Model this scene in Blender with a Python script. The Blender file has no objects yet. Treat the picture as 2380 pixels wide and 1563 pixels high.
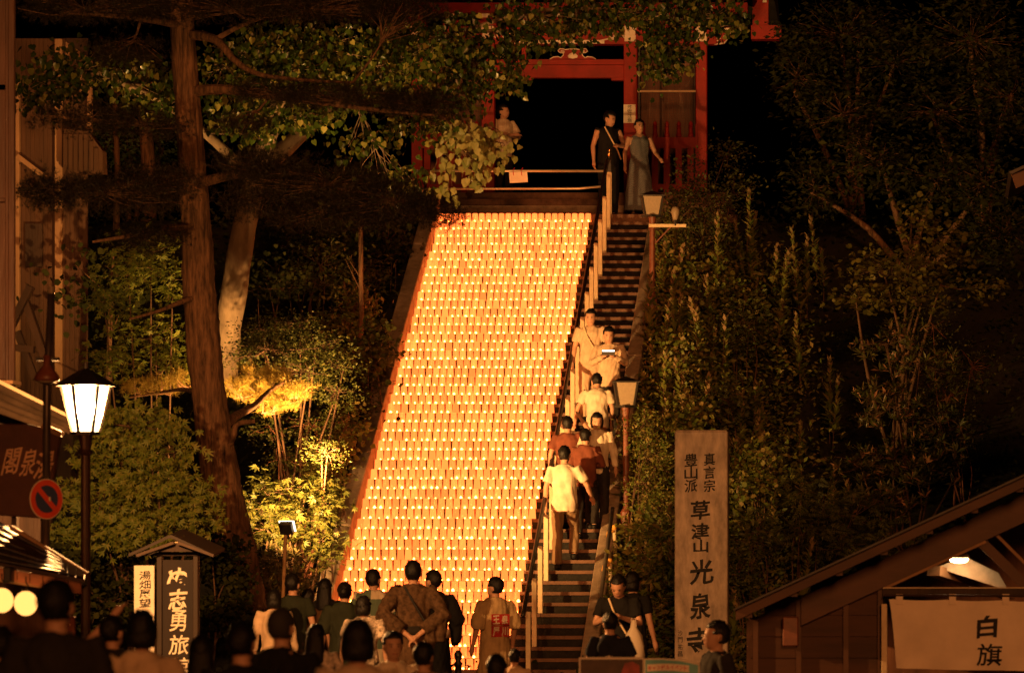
import bpy, math, random
import numpy as np
from mathutils import Vector, Matrix

# ------------------------------------------------------------------ camera, sky, light
sc = bpy.context.scene
C = sc.collection
F, UP, VH, EYE = 9010.0, 2205.0, 1300.0, 1.8      # focal length and principal point measured on the photograph (2380 wide), eye height
cam_data = bpy.data.cameras.new('camera')
cam = bpy.data.objects.new('camera', cam_data); C.objects.link(cam)
cam.location = (0, 0, EYE); cam.rotation_euler = (math.pi / 2, 0, 0)
cam_data.sensor_width = 36.0; cam_data.lens = 36.0 * F / 2380
cam_data.shift_x = (1190 - UP) / 2380; cam_data.shift_y = (VH - 781.5) / 2380
cam_data.clip_start = 0.5; cam_data.clip_end = 1500
cam_data.dof.use_dof = True; cam_data.dof.focus_distance = 57.0; cam_data.dof.aperture_fstop = 3.4
sc.camera = cam
world = bpy.data.worlds.new('World'); sc.world = world; world.use_nodes = True
wn = world.node_tree.nodes; wl = world.node_tree.links
sky = wn.new('ShaderNodeTexSky'); sky.sky_type = 'NISHITA'; sky.sun_disc = False
sky.sun_elevation = math.radians(-6); sky.sun_rotation = math.radians(171)
wl.new(sky.outputs[0], wn['Background'].inputs[0]); wn['Background'].inputs[1].default_value = 0.05
sun_d = bpy.data.lights.new('sun', 'SUN'); sun_d.energy = 1.0; sun_d.angle = math.radians(8); sun_d.color = (1.0, 0.335, 0.085)
sun = bpy.data.objects.new('sun', sun_d); C.objects.link(sun)
sun.rotation_euler = Vector((-0.16, 1.0, -0.20)).to_track_quat('-Z', 'Y').to_euler()   # town lamps glow low from behind the camera
sc.view_settings.view_transform = 'Standard'; sc.view_settings.look = 'None'
sc.view_settings.exposure = 0; sc.view_settings.gamma = 1
sc.cycles.use_denoising = True
sc.cycles.max_bounces = 5; sc.cycles.diffuse_bounces = 2; sc.cycles.glossy_bounces = 2
sc.cycles.transmission_bounces = 4; sc.cycles.transparent_max_bounces = 10
sc.cycles.caustics_reflective = False; sc.cycles.caustics_refractive = False
sc.cycles.sample_clamp_indirect = 3.0
R = random.Random(7); NR = np.random.default_rng(11)

def P(u, v, Y):
    return Vector(((u - UP) * Y / F, Y, EYE + (VH - v) * Y / F))
def XU(u, Y): return (u - UP) * Y / F
def ZV(v, Y): return EYE + (VH - v) * Y / F
def sm(a, b, x):
    t = min(1, max(0, (x - a) / (b - a))); return t * t * (3 - 2 * t)

# ------------------------------------------------------------------ materials
MATS = {}
def mat(name, col, rough=0.7, metal=0.0, var=0.25, scale=6.0, bump=0.0, bscale=30.0, spec=0.35, stretch=None, col2=None):
    if name in MATS: return MATS[name]
    m = bpy.data.materials.new(name); m.use_nodes = True; MATS[name] = m
    n, l = m.node_tree.nodes, m.node_tree.links
    b = n['Principled BSDF']; b.inputs['Roughness'].default_value = rough; b.inputs['Metallic'].default_value = metal
    b.inputs['Specular IOR Level'].default_value = spec
    tc = n.new('ShaderNodeTexCoord'); mp = n.new('ShaderNodeMapping')
    l.new(tc.outputs['Object'], mp.inputs[0])
    if stretch: mp.inputs['Scale'].default_value = stretch
    nz = n.new('ShaderNodeTexNoise'); nz.inputs['Scale'].default_value = scale; nz.inputs['Detail'].default_value = 6
    nz.inputs['Roughness'].default_value = 0.65
    l.new(mp.outputs[0], nz.inputs['Vector'])
    cr = n.new('ShaderNodeValToRGB'); l.new(nz.outputs['Fac'], cr.inputs[0])
    cr.color_ramp.elements[0].position = 0.3; cr.color_ramp.elements[1].position = 0.72
    lo = [c * (1 - var) for c in col]; hi = [min(1, c * (1 + var)) for c in (col2 or col)]
    cr.color_ramp.elements[0].color = (*lo, 1); cr.color_ramp.elements[1].color = (*hi, 1)
    l.new(cr.outputs[0], b.inputs['Base Color'])
    if bump:
        bn = n.new('ShaderNodeTexNoise'); bn.inputs['Scale'].default_value = bscale; bn.inputs['Detail'].default_value = 5
        l.new(mp.outputs[0], bn.inputs['Vector'])
        bp = n.new('ShaderNodeBump'); bp.inputs['Strength'].default_value = bump; bp.inputs['Distance'].default_value = 0.02
        l.new(bn.outputs['Fac'], bp.inputs['Height']); l.new(bp.outputs[0], b.inputs['Normal'])
    return m

def leafmat(name, cols, trans=0.35, rough=0.5):
    if name in MATS: return MATS[name]
    m = bpy.data.materials.new(name); m.use_nodes = True; MATS[name] = m
    n, l = m.node_tree.nodes, m.node_tree.links
    b = n['Principled BSDF']; b.inputs['Roughness'].default_value = rough; b.inputs['Specular IOR Level'].default_value = 0.3 if rough < 0.8 else 0.05
    g = n.new('ShaderNodeNewGeometry'); oi = n.new('ShaderNodeObjectInfo'); ad = n.new('ShaderNodeMath'); ad.operation = 'ADD'
    fr = n.new('ShaderNodeMath'); fr.operation = 'FRACT'
    l.new(g.outputs['Random Per Island'], ad.inputs[0]); l.new(oi.outputs['Random'], ad.inputs[1]); l.new(ad.outputs[0], fr.inputs[0])
    cr = n.new('ShaderNodeValToRGB'); l.new(fr.outputs[0], cr.inputs[0])
    el = cr.color_ramp.elements
    while len(el) < len(cols): el.new(0.5)
    for i, c in enumerate(cols): el[i].position = i / (len(cols) - 1); el[i].color = (*c, 1)
    l.new(cr.outputs[0], b.inputs['Base Color'])
    t = n.new('ShaderNodeBsdfTranslucent'); l.new(cr.outputs[0], t.inputs['Color'])
    mx = n.new('ShaderNodeMixShader'); mx.inputs[0].default_value = trans
    l.new(b.outputs[0], mx.inputs[1]); l.new(t.outputs[0], mx.inputs[2]); l.new(mx.outputs[0], n['Material Output'].inputs[0])
    return m

def pane_glow(name, col, strength, clear):
    m = emit(name, col, strength); n, l = m.node_tree.nodes, m.node_tree.links
    tp = n.new('ShaderNodeBsdfTransparent'); tp.inputs[0].default_value = (clear, clear, clear, 1); a = n.new('ShaderNodeAddShader')
    l.new(n['Emission'].outputs[0], a.inputs[0]); l.new(tp.outputs[0], a.inputs[1]); l.new(a.outputs[0], n['Material Output'].inputs[0]); return m
def emit(name, col, strength):
    if name in MATS: return MATS[name]
    m = bpy.data.materials.new(name); m.use_nodes = True; MATS[name] = m
    n, l = m.node_tree.nodes, m.node_tree.links
    n.remove(n['Principled BSDF']); e = n.new('ShaderNodeEmission')
    e.inputs[0].default_value = (*col, 1); e.inputs[1].default_value = strength
    l.new(e.outputs[0], n['Material Output'].inputs[0]); return m

def cupmat():
    m = bpy.data.materials.new('amber_cup_plastic'); m.use_nodes = True
    n, l = m.node_tree.nodes, m.node_tree.links
    n.remove(n['Principled BSDF'])
    oi = n.new('ShaderNodeNewGeometry'); o2 = n.new('ShaderNodeObjectInfo')
    ad = n.new('ShaderNodeMath'); ad.operation = 'ADD'; fr = n.new('ShaderNodeMath'); fr.operation = 'FRACT'
    l.new(oi.outputs['Random Per Island'], ad.inputs[0]); l.new(o2.outputs['Random'], ad.inputs[1]); l.new(ad.outputs[0], fr.inputs[0])
    mr = n.new('ShaderNodeMapRange'); mr.inputs['To Min'].default_value = 1.3; mr.inputs['To Max'].default_value = 2.1
    l.new(fr.outputs[0], mr.inputs[0])
    e = n.new('ShaderNodeEmission'); e.inputs[0].default_value = (1.0, 0.18, 0.034, 1); l.new(mr.outputs[0], e.inputs[1])
    tr = n.new('ShaderNodeBsdfTranslucent'); tr.inputs[0].default_value = (0.20, 0.055, 0.008, 1)
    gl = n.new('ShaderNodeBsdfGlossy'); gl.inputs['Roughness'].default_value = 0.25
    tp = n.new('ShaderNodeBsdfTransparent'); tp.inputs[0].default_value = (0.95, 0.66, 0.36, 1)
    m1 = n.new('ShaderNodeMixShader'); m1.inputs[0].default_value = 0.10; l.new(tr.outputs[0], m1.inputs[1]); l.new(gl.outputs[0], m1.inputs[2])
    m2 = n.new('ShaderNodeMixShader'); m2.inputs[0].default_value = 0.52; l.new(m1.outputs[0], m2.inputs[1]); l.new(tp.outputs[0], m2.inputs[2])
    a = n.new('ShaderNodeAddShader'); l.new(m2.outputs[0], a.inputs[0]); l.new(e.outputs[0], a.inputs[1])
    l.new(a.outputs[0], n['Material Output'].inputs[0]); MATS['amber_cup_plastic'] = m
    return m

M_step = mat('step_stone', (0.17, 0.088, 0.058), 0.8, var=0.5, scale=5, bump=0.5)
M_riser = mat('riser_stone_shaded', (0.014, 0.011, 0.009), 0.9, var=0.6, scale=9, bump=0.6)  # near-black tone puts the shadow on the risers into the colour
M_curb = mat('curb_stone', (0.34, 0.25, 0.18), 0.85, var=0.35, scale=7, bump=0.5, bscale=60)
M_granite = mat('granite', (0.42, 0.33, 0.26), 0.5, var=0.5, scale=5, stretch=(1.6, 1, .6), bump=0.35, bscale=90, spec=0.5)
M_ink = mat('ink', (0.012, 0.010, 0.010), 0.7, var=0.2)
M_red = mat('vermilion', (0.25, 0.010, 0.005), 0.6, var=0.3, scale=3, bump=0.1)
M_white = mat('white_paint', (0.72, 0.62, 0.50), 0.6, var=0.12)
M_cream = mat('cream_post', (0.62, 0.48, 0.30), 0.6, var=0.15, scale=10)
M_black = mat('black_iron', (0.02, 0.017, 0.015), 0.45, var=0.2, spec=0.5)
M_darkwood = mat('dark_wood', (0.035, 0.016, 0.009), 0.65, var=0.5, scale=5, stretch=(1, 1, 0.12), bump=0.3)
M_brownwood = mat('brown_wood', (0.15, 0.062, 0.032), 0.6, var=0.4, scale=6, stretch=(1, 1, 0.12), bump=0.3)
M_beigewood = mat('beige_boards', (0.065, 0.027, 0.012), 0.7, var=0.4, scale=6, stretch=(1, 1, 0.1), bump=0.3)
M_trim = mat('pale_timber', (0.30, 0.165, 0.085), 0.7, var=0.2, scale=8, stretch=(1, 1, 0.15))
M_steel = mat('steel_pipe', (0.60, 0.47, 0.33), 0.35, metal=0.35, var=0.15)
M_brass = mat('brass', (0.8, 0.5, 0.2), 0.25, metal=1.0, var=0.1)
M_lampbrown = mat('lamp_brown', (0.16, 0.045, 0.022), 0.45, var=0.35, scale=12, spec=0.5)
M_frost = mat('frosted_pane', (0.27, 0.20, 0.13), 0.5, var=0.15, scale=30)
M_soil = mat('soil', (0.012, 0.009, 0.006), 0.95, var=0.5, scale=2, bump=0.8, bscale=9)
M_tile = mat('roof_tile', (0.05, 0.04, 0.035), 0.5, var=0.4, scale=6)
M_cloth_noren = mat('noren_cloth', (0.78, 0.64, 0.50), 0.85, var=0.08, scale=4, bump=0.15, bscale=120)
M_skin = mat('skin', (0.48, 0.26, 0.17), 0.55, var=0.1, scale=10)
M_hair = mat('hair', (0.008, 0.006, 0.005), 0.45, var=0.3, scale=20, bump=0.5, bscale=80, spec=0.3)
M_bark = mat('pine_bark', (0.13, 0.066, 0.034), 0.9, var=0.9, scale=9, stretch=(2.2, 2.2, 0.3), bump=1.0, bscale=9)
M_birch = mat('pale_bark', (0.20, 0.14, 0.088), 0.85, var=0.4, scale=7, stretch=(1, 1, 0.4), bump=0.7, bscale=14)
M_twig = mat('twig', (0.10, 0.052, 0.028), 0.85, var=0.4)
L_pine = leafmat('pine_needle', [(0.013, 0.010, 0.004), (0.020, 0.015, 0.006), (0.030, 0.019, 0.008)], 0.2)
L_pinelit = leafmat('pine_needle_lit', [(0.20, 0.15, 0.022), (0.34, 0.245, 0.04), (0.40, 0.25, 0.06)], 0.3)  # brighter copy of the needles, floodlight put into the colour
L_heart = leafmat('heart_leaf', [(0.022, 0.040, 0.006), (0.045, 0.075, 0.010), (0.035, 0.06, 0.009), (0.08, 0.10, 0.017), (0.30, 0.27, 0.07)], 0.42, 0.25)  # the brightest tone paints glints onto some of the leaves
L_maple = leafmat('maple_leaf', [(0.10, 0.14, 0.018), (0.16, 0.19, 0.028), (0.22, 0.20, 0.038)], 0.4)
L_maplelit = leafmat('maple_leaf_dimmed', [(0.028, 0.036, 0.006), (0.055, 0.058, 0.010), (0.085, 0.075, 0.015)], 0.4)  # darker maple copy, colour toned down against the floodlight
L_shrub = leafmat('shrub_leaf', [(0.035, 0.045, 0.010), (0.065, 0.075, 0.016), (0.11, 0.10, 0.025)], 0.3)
L_dark = leafmat('forest_leaf', [(0.018, 0.022, 0.006), (0.030, 0.034, 0.009), (0.05, 0.05, 0.014)], 0.25, 0.85)
L_weed = leafmat('weed_leaf', [(0.07, 0.105, 0.015), (0.13, 0.16, 0.025), (0.19, 0.175, 0.038), (0.28, 0.20, 0.065)], 0.35)
L_rhodo = leafmat('whorl_leaf', [(0.035, 0.045, 0.010), (0.06, 0.07, 0.015), (0.085, 0.085, 0.02), (0.07, 0.06, 0.02), (0.09, 0.07, 0.025), (0.42, 0.20, 0.11)], 0.2, 0.35)
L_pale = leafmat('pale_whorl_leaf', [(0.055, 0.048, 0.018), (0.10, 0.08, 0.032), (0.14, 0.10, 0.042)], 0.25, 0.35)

# ------------------------------------------------------------------ mesh helpers
def tag(o, label=None, cat=None, group=None, kind=None):
    if label: o['label'] = label
    if cat: o['category'] = cat
    if group: o['group'] = group
    if kind: o['kind'] = kind
    return o
def empty(name, loc=(0, 0, 0), rz=0):
    o = bpy.data.objects.new(name, None); C.objects.link(o); o.location = loc; o.rotation_euler = (0, 0, rz); o.empty_display_size = 0.1
    return o
def thing(name, label, cat, loc=(0, 0, 0), rz=0, group=None):
    return tag(empty(name, loc, rz), label, cat, group)

class MB:
    def __init__(s): s.v = []; s.f = []; s.m = []
    def add(s, vs, fs, mi=0):
        k = len(s.v); s.v += [tuple(x) for x in vs]; s.f += [tuple(i + k for i in f) for f in fs]; s.m += [mi] * len(fs); return s
    def box(s, x0, x1, y0, y1, z0, z1, mi=0):
        return s.add([(x0,y0,z0),(x1,y0,z0),(x1,y1,z0),(x0,y1,z0),(x0,y0,z1),(x1,y0,z1),(x1,y1,z1),(x0,y1,z1)],
                     [(0,3,2,1),(4,5,6,7),(0,1,5,4),(1,2,6,5),(2,3,7,6),(3,0,4,7)], mi)
    def beam(s, a, b, w, h, up=(0, 0, 1), mi=0):
        a, b = Vector(a), Vector(b); d = (b - a).normalized(); upv = Vector(up)
        r = d.cross(upv)
        if r.length < 1e-4: r = d.cross(Vector((0, 1, 0)))
        r.normalize(); q = r.cross(d)
        vs = [p + r * (sx * w / 2) + q * (sz * h / 2) for p in (a, b) for sx, sz in ((-1,-1),(1,-1),(1,1),(-1,1))]
        return s.add(vs, [(0,1,2,3),(7,6,5,4),(0,4,5,1),(1,5,6,2),(2,6,7,3),(3,7,4,0)], mi)
    def tube(s, pts, rad, n=8, mi=0, jit=0.0, caps=True, ridge=0.0):
        pts = [Vector(p) for p in pts]
        if not isinstance(rad, (list, tuple)): rad = [rad] * len(pts)
        k = len(s.v); prev = None
        rg = [0.0] * n
        for i, p in enumerate(pts):
            if ridge: rg = [0.72 * g + 0.55 * ridge * R.uniform(-1, 1) for g in rg]
            d = (pts[min(i + 1, len(pts) - 1)] - pts[max(i - 1, 0)])
            d = d.normalized() if d.length > 1e-9 else Vector((0, 0, 1))
            if prev is None:
                r = d.cross(Vector((0, 1, 0)) if abs(d.y) < 0.9 else Vector((1, 0, 0))).normalized()
            else:
                r = (prev - d * prev.dot(d)).normalized()
            prev = r; q = d.cross(r)
            for j in range(n):
                a = 2 * math.pi * j / n; rr = rad[i] * (1 + jit * (R.random() - 0.5) + rg[j])
                s.v.append(tuple(p + r * (rr * math.cos(a)) + q * (rr * math.sin(a))))
        for i in range(len(pts) - 1):
            for j in range(n):
                a = k + i * n + j; b = k + i * n + (j + 1) % n
                s.f.append((a, b, b + n, a + n)); s.m.append(mi)
        if caps:
            s.f.append(tuple(k + j for j in reversed(range(n)))); s.m.append(mi)
            e = k + (len(pts) - 1) * n
            s.f.append(tuple(e + j for j in range(n))); s.m.append(mi)
        return s
    def lathe(s, prof, n=12, c=(0, 0, 0), mi=0, sx=1, sy=1):
        k = len(s.v)
        for r, z in prof:
            for j in range(n):
                a = 2 * math.pi * j / n
                s.v.append((c[0] + sx * r * math.cos(a), c[1] + sy * r * math.sin(a), c[2] + z))
        for i in range(len(prof) - 1):
            for j in range(n):
                a = k + i * n + j; b = k + i * n + (j + 1) % n
                s.f.append((a, b, b + n, a + n)); s.m.append(mi)
        s.f.append(tuple(k + j for j in reversed(range(n)))); s.m.append(mi)
        e = k + (len(prof) - 1) * n
        s.f.append(tuple(e + j for j in range(n))); s.m.append(mi)
        return s
    def poly(s, pts, d, mi=0):
        """extruded polygon: pts counter-clockwise seen from the front, d = extrusion vector to the back"""
        n = len(pts); d = Vector(d); pts = [Vector(p) for p in pts]
        return s.add(pts + [p + d for p in pts], [tuple(range(n)), tuple(reversed(range(n, 2 * n)))] +
                     [(i, i + n, (i + 1) % n + n, (i + 1) % n) for i in range(n)], mi)
    def build(s, name, m, parent=None, smooth=False, bevel=0):
        me = bpy.data.meshes.new(name); me.from_pydata(s.v, [], s.f)
        for x in (m if isinstance(m, (list, tuple)) else [m]): me.materials.append(x)
        if any(s.m): me.polygons.foreach_set('material_index', s.m)
        if smooth: me.polygons.foreach_set('use_smooth', [True] * len(me.polygons))
        me.update()
        o = bpy.data.objects.new(name, me); C.objects.link(o)
        if parent is not None: o.parent = parent
        if bevel:
            b = o.modifiers.new('bevel', 'BEVEL'); b.width = bevel; b.segments = 1; b.limit_method = 'ANGLE'
        return o
def inv(parent, *objs):
    """keep world coordinates of meshes that were built in world space under a placed empty"""
    mi = Matrix.Translation(parent.location) @ Matrix.Rotation(parent.rotation_euler.z, 4, 'Z')
    for o in objs: o.matrix_parent_inverse = mi.inverted()
def copy_tree(o, parent=None):
    c = o.copy(); C.objects.link(c); c.parent = parent
    for ch in o.children:
        copy_tree(ch, c)
    return c

# leaves ---------------------------------------------------------------
def T_fan(outl, mid):
    v = [mid] + outl; n = len(outl)
    return np.array(v, float), [(0, i + 1, (i + 1) % n + 1) for i in range(n)]
TP = {}
TP['heart'] = T_fan([(0, 0.06, 0.02), (0.26, -0.03, 0.07), (0.46, 0.22, 0.09), (0.36, 0.55, 0.03), (0, 1, -0.14), (-0.36, 0.55, 0.03), (-0.46, 0.22, 0.09), (-0.26, -0.03, 0.07)], (0, 0.4, -0.03))
TP['oval'] = (np.array([(0, 0, 0), (0.24, 0.45, 0.06), (0, 1, -0.08), (-0.24, 0.45, 0.06)], float), [(0, 1, 2), (0, 2, 3)])
TP['round'] = T_fan([(0, 0, 0), (0.4, 0.2, 0.05), (0.45, 0.6, 0.02), (0, 1, -0.1), (-0.45, 0.6, 0.02), (-0.4, 0.2, 0.05)], (0, 0.5, -0.02))
def _maple():
    v, f = [], []
    for a, L in ((0, 1.0), (38, 0.9), (-38, 0.9), (80, 0.62), (-80, 0.62)):
        a = math.radians(a); k = len(v); w = 0.13
        d = (math.sin(a), math.cos(a)); q = (math.cos(a), -math.sin(a))
        v += [(0, 0, 0), (d[0]*L*.45+q[0]*w, d[1]*L*.45+q[1]*w, 0.03), (d[0]*L, d[1]*L, -0.10), (d[0]*L*.45-q[0]*w, d[1]*L*.45-q[1]*w, 0.03)]
        f += [(k, k + 1, k + 2), (k, k + 2, k + 3)]
    return np.array(v, float), f
TP['maple'] = _maple()
def _needles(n=13, w=0.022):
    rr = random.Random(3); v, f = [], []
    for i in range(n):
        th = 2 * math.pi * i / n + rr.uniform(-.2, .2); el = rr.uniform(0.1, 1.25); L = rr.uniform(0.7, 1.0)
        d = Vector((math.cos(th) * math.cos(el), math.sin(el) * 0.9 + 0.1, math.sin(th) * math.cos(el))); d.normalize()
        q = d.cross(Vector((rr.uniform(-1, 1), rr.uniform(-1, 1), rr.uniform(-1, 1)))).normalized() * w
        k = len(v); v += [tuple(q), tuple(-q), tuple(d * L)]; f.append((k, k + 1, k + 2))
    return np.array(v, float), f
TP['needle'] = _needles()
def _whorl(n=8, up=0.35, w=0.11):
    v, f = [], []
    for i in range(n):
        th = 2 * math.pi * i / n + 0.3 * (i % 2); e = up + 0.3 * (i % 3)
        d = Vector((math.cos(th) * math.cos(e), math.sin(e), math.sin(th) * math.cos(e)))
        q = d.cross(Vector((0, 1, 0))).normalized() * w; k = len(v)
        v += [(0, 0, 0), tuple(d * .5 + q), tuple(d + Vector((0, -.12, 0))), tuple(d * .5 - q)]; f += [(k, k + 1, k + 2), (k, k + 2, k + 3)]
    return np.array(v, float), f
TP['whorl'] = _whorl()
TP['spike'] = _whorl(9, 0.75, 0.09)
def _frond():
    v, f = [], []
    for i in range(1, 8):
        t = i / 8
        for sg in (-1, 1):
            k = len(v); L = 0.34 * (1 - t) + 0.06
            v += [(0, t, 0), (sg * L, t + 0.12, -0.05), (sg * L * .6, t - 0.03, 0)]; f.append((k, k + 1, k + 2))
    return np.array(v, float), f
TP['frond'] = _frond()

def leaves(name, pos, tip, nrm, size, tmpl, m, parent=None):
    T, Fc = TP[tmpl]
    pos = np.asarray(pos, float); n = len(pos)
    a = np.asarray(tip, float); a /= np.linalg.norm(a, axis=1, keepdims=True) + 1e-9
    w = np.asarray(nrm, float); w -= a * (w * a).sum(1, keepdims=True); w /= np.linalg.norm(w, axis=1, keepdims=True) + 1e-9
    x = np.cross(a, w); size = np.broadcast_to(np.asarray(size, float), (n,))
    V = pos[:, None, :] + size[:, None, None] * (T[None, :, 0:1] * x[:, None] + T[None, :, 1:2] * a[:, None] + T[None, :, 2:3] * w[:, None])
    nv = len(T); fc = np.array(Fc); Fa = (fc[None] + (np.arange(n) * nv)[:, None, None]).reshape(-1, 3)
    me = bpy.data.meshes.new(name)
    me.vertices.add(n * nv); me.vertices.foreach_set('co', V.ravel())
    me.loops.add(Fa.size); me.loops.foreach_set('vertex_index', Fa.ravel().astype(np.int32))
    me.polygons.add(len(Fa)); me.polygons.foreach_set('loop_start', (np.arange(len(Fa)) * 3).astype(np.int32))
    me.materials.append(m); me.update(calc_edges=True)
    o = bpy.data.objects.new(name, me); C.objects.link(o)
    if parent is not None: o.parent = parent
    return o

def clumps(pad, nclump, nleaf, sig):
    """pad = (u, v, Y, ru, rv, rY) in photo units and metres -> clump centres, leaf points, anchor"""
    u, v, Y, ru, rv, ry = pad; c = np.array(P(u, v, Y)); s = Y / F
    d = NR.normal(size=(nclump, 3)); d /= np.linalg.norm(d, axis=1, keepdims=True)
    rr = NR.uniform(0.35, 1.0, (nclump, 1)) ** 0.6
    cc = c + d * rr * np.array([ru * s, ry, rv * s])
    k = NR.integers(max(1, nleaf // 2), int(nleaf * 1.5) + 1, nclump)
    pts = np.repeat(cc, k, axis=0) + NR.normal(size=(k.sum(), 3)) * sig * np.array([1.25, 1, 0.8])
    return c, cc, pts

def rand_dirs(n, mode):
    a = NR.normal(size=(n, 3)); w = NR.normal(size=(n, 3))
    if mode == 'hang': a = a * 0.6 + np.array([0, -0.15, -1.0]); w = w * 0.9 + np.array([0, -0.8, 0.4])
    elif mode == 'flat': a = a * np.array([1, 1, 0.25]) + np.array([0, -0.3, -0.25]); w = w * 0.5 + np.array([0, -0.5, 1.0])
    elif mode == 'face': a = a * np.array([1, .5, 0.6]) + np.array([0, -0.1, -0.3]); w = w * 0.55 + np.array([0.1, -1.0, 0.45])
    elif mode == 'up': a = a * 0.55 + np.array([0, 0, 1.0])
    elif mode == 'out': a = a * np.array([1, 1, 0.5]) + np.array([0, -0.4, 0.35]); w = w * 0.6 + np.array([0, -0.6, 0.8])
    return a, w

def plant(name, label, cat, base, stems, pads, tmpl, m, size, nclump, nleaf, sig, mode='flat', bark=None, group=None, twig=0.006, crown='crown', trunk='trunk', jit=0.12, nside=9, ridge=0.0):
    """a tree or shrub: base point, stems [(points, radii)], leaf pads; twigs run from the nearest stem point to each clump"""
    base = Vector(base); t = thing(name, label, cat, base, 0, group)
    mb = MB(); allp = []
    for pts, rad in stems:
        pts = [Vector(p) for p in pts]
        nsub = 10 if ridge else 4
        if len(pts) > 2:      # subdivide with a Catmull-Rom curve
            q, rr = [], []
            for i in range(len(pts) - 1):
                p0, p1, p2, p3 = pts[max(i-1, 0)], pts[i], pts[i+1], pts[min(i+2, len(pts)-1)]
                for k in range(nsub):
                    x = k / nsub
                    q.append(0.5 * ((2*p1) + (p2-p0)*x + (2*p0-5*p1+4*p2-p3)*x*x + (3*p1-p0-3*p2+p3)*x**3)); rr.append(rad[i]*(1-x)+rad[i+1]*x)
            pts = q + [pts[-1]]; rad = rr + [rad[-1]]
        mb.tube([p - base for p in pts], list(rad), nside, jit=jit, ridge=ridge); allp += pts
    ap = np.array([tuple(p) for p in allp]); LP = []
    for pad in pads:
        nc = max(3, int(nclump * pad[6])) if len(pad) > 6 else nclump
        c, cc, pts = clumps(pad[:6], nc, nleaf, sig); LP.append(pts)
        root = ap[np.argmin(np.linalg.norm(ap - c, axis=1))]
        if twig:
            ctr = root + (c - root) * 0.75
            if np.linalg.norm(c - root) > 0.25:
                mb.tube([Vector(root) - base, Vector((root + ctr) / 2 + np.array([0, 0, -.04])) - base, Vector(ctr) - base], [twig * 3.2, twig * 2.4, twig * 1.6], 5, caps=False)
            for q in cc[::2]:
                s0 = ctr + (root - ctr) * NR.uniform(0, .35); md = (s0 + q) / 2 + NR.normal(size=3) * 0.04
                mb.tube([Vector(s0) - base, Vector(md) - base, Vector(q) - base], [twig, twig * .8, twig * .5], 4, caps=False)
    mb.build(trunk, bark or M_twig, t, smooth=True)
    pts = np.concatenate(LP); a, w = rand_dirs(len(pts), mode)
    leaves(crown, pts - np.array(base), a, w, NR.uniform(0.55, 1.3, len(pts)) * size, tmpl, m, t)
    return t

# writing ---------------------------------------------------------------
TEXTS = []
def glyph(ch, c, w, h, right, up, m, parent, bold=0.012, name='lettering', keep=False, warp=None):
    cu = bpy.data.curves.new('glyph', 'FONT'); cu.body = ch; cu.offset = bold; cu.resolution_u = 3
    o = bpy.data.objects.new('glyph', cu); C.objects.link(o)
    TEXTS.append((o, Vector(c), w, h, Vector(right).normalized(), Vector(up).normalized(), m, parent, name, keep, warp))
def glyph_uv(ch, u, v, wu, hu, Y, m, parent, bold=0.012, slant=0.0, warp=None):
    glyph(ch, P(u, v, Y), wu * Y / F, hu * Y / F, (1, 0, 0), (slant, 0, 1), m, parent, bold, warp=warp)
def finish_texts():
    dg = bpy.context.evaluated_depsgraph_get()
    for o, c, w, h, r, up, m, parent, name, keep, warp in TEXTS:
        me = bpy.data.meshes.new_from_object(o.evaluated_get(dg))
        bold_ = o.data.offset; co = np.array([v.co for v in me.vertices]); lo, hi = co.min(0), co.max(0); d = np.maximum(hi - lo, 1e-6)
        if keep: s = min(w / d[0], h / d[1]); w, h = d[0] * s, d[1] * s
        q = (co - (lo + hi) / 2) / d
        new = np.array(c)[None] + q[:, 0:1] * w * np.array(r) + q[:, 1:2] * h * np.array(up)
        if bold_ > .011:      # brush-written: strokes swell and lean a little
            ph = sum(map(ord, o.data.body)) % 63 / 10
            new = new + (np.sin(q[:, 1:2] * 9 + q[:, 0:1] * 5 + ph) * w * .022) * np.array(r) + (np.sin(q[:, 0:1] * 10 - q[:, 1:2] * 4 + ph) * h * .022 + q[:, 0:1] * h * .07) * np.array(up)
        if warp: new = np.array([warp(q_) for q_ in new])
        me.vertices.foreach_set('co', new.ravel()); me.materials.clear(); me.materials.append(m); me.update()
        n = bpy.data.objects.new(name, me); C.objects.link(n)
        if parent is not None:
            n.parent = parent; inv(parent, n)
        bpy.data.objects.remove(o)
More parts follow.
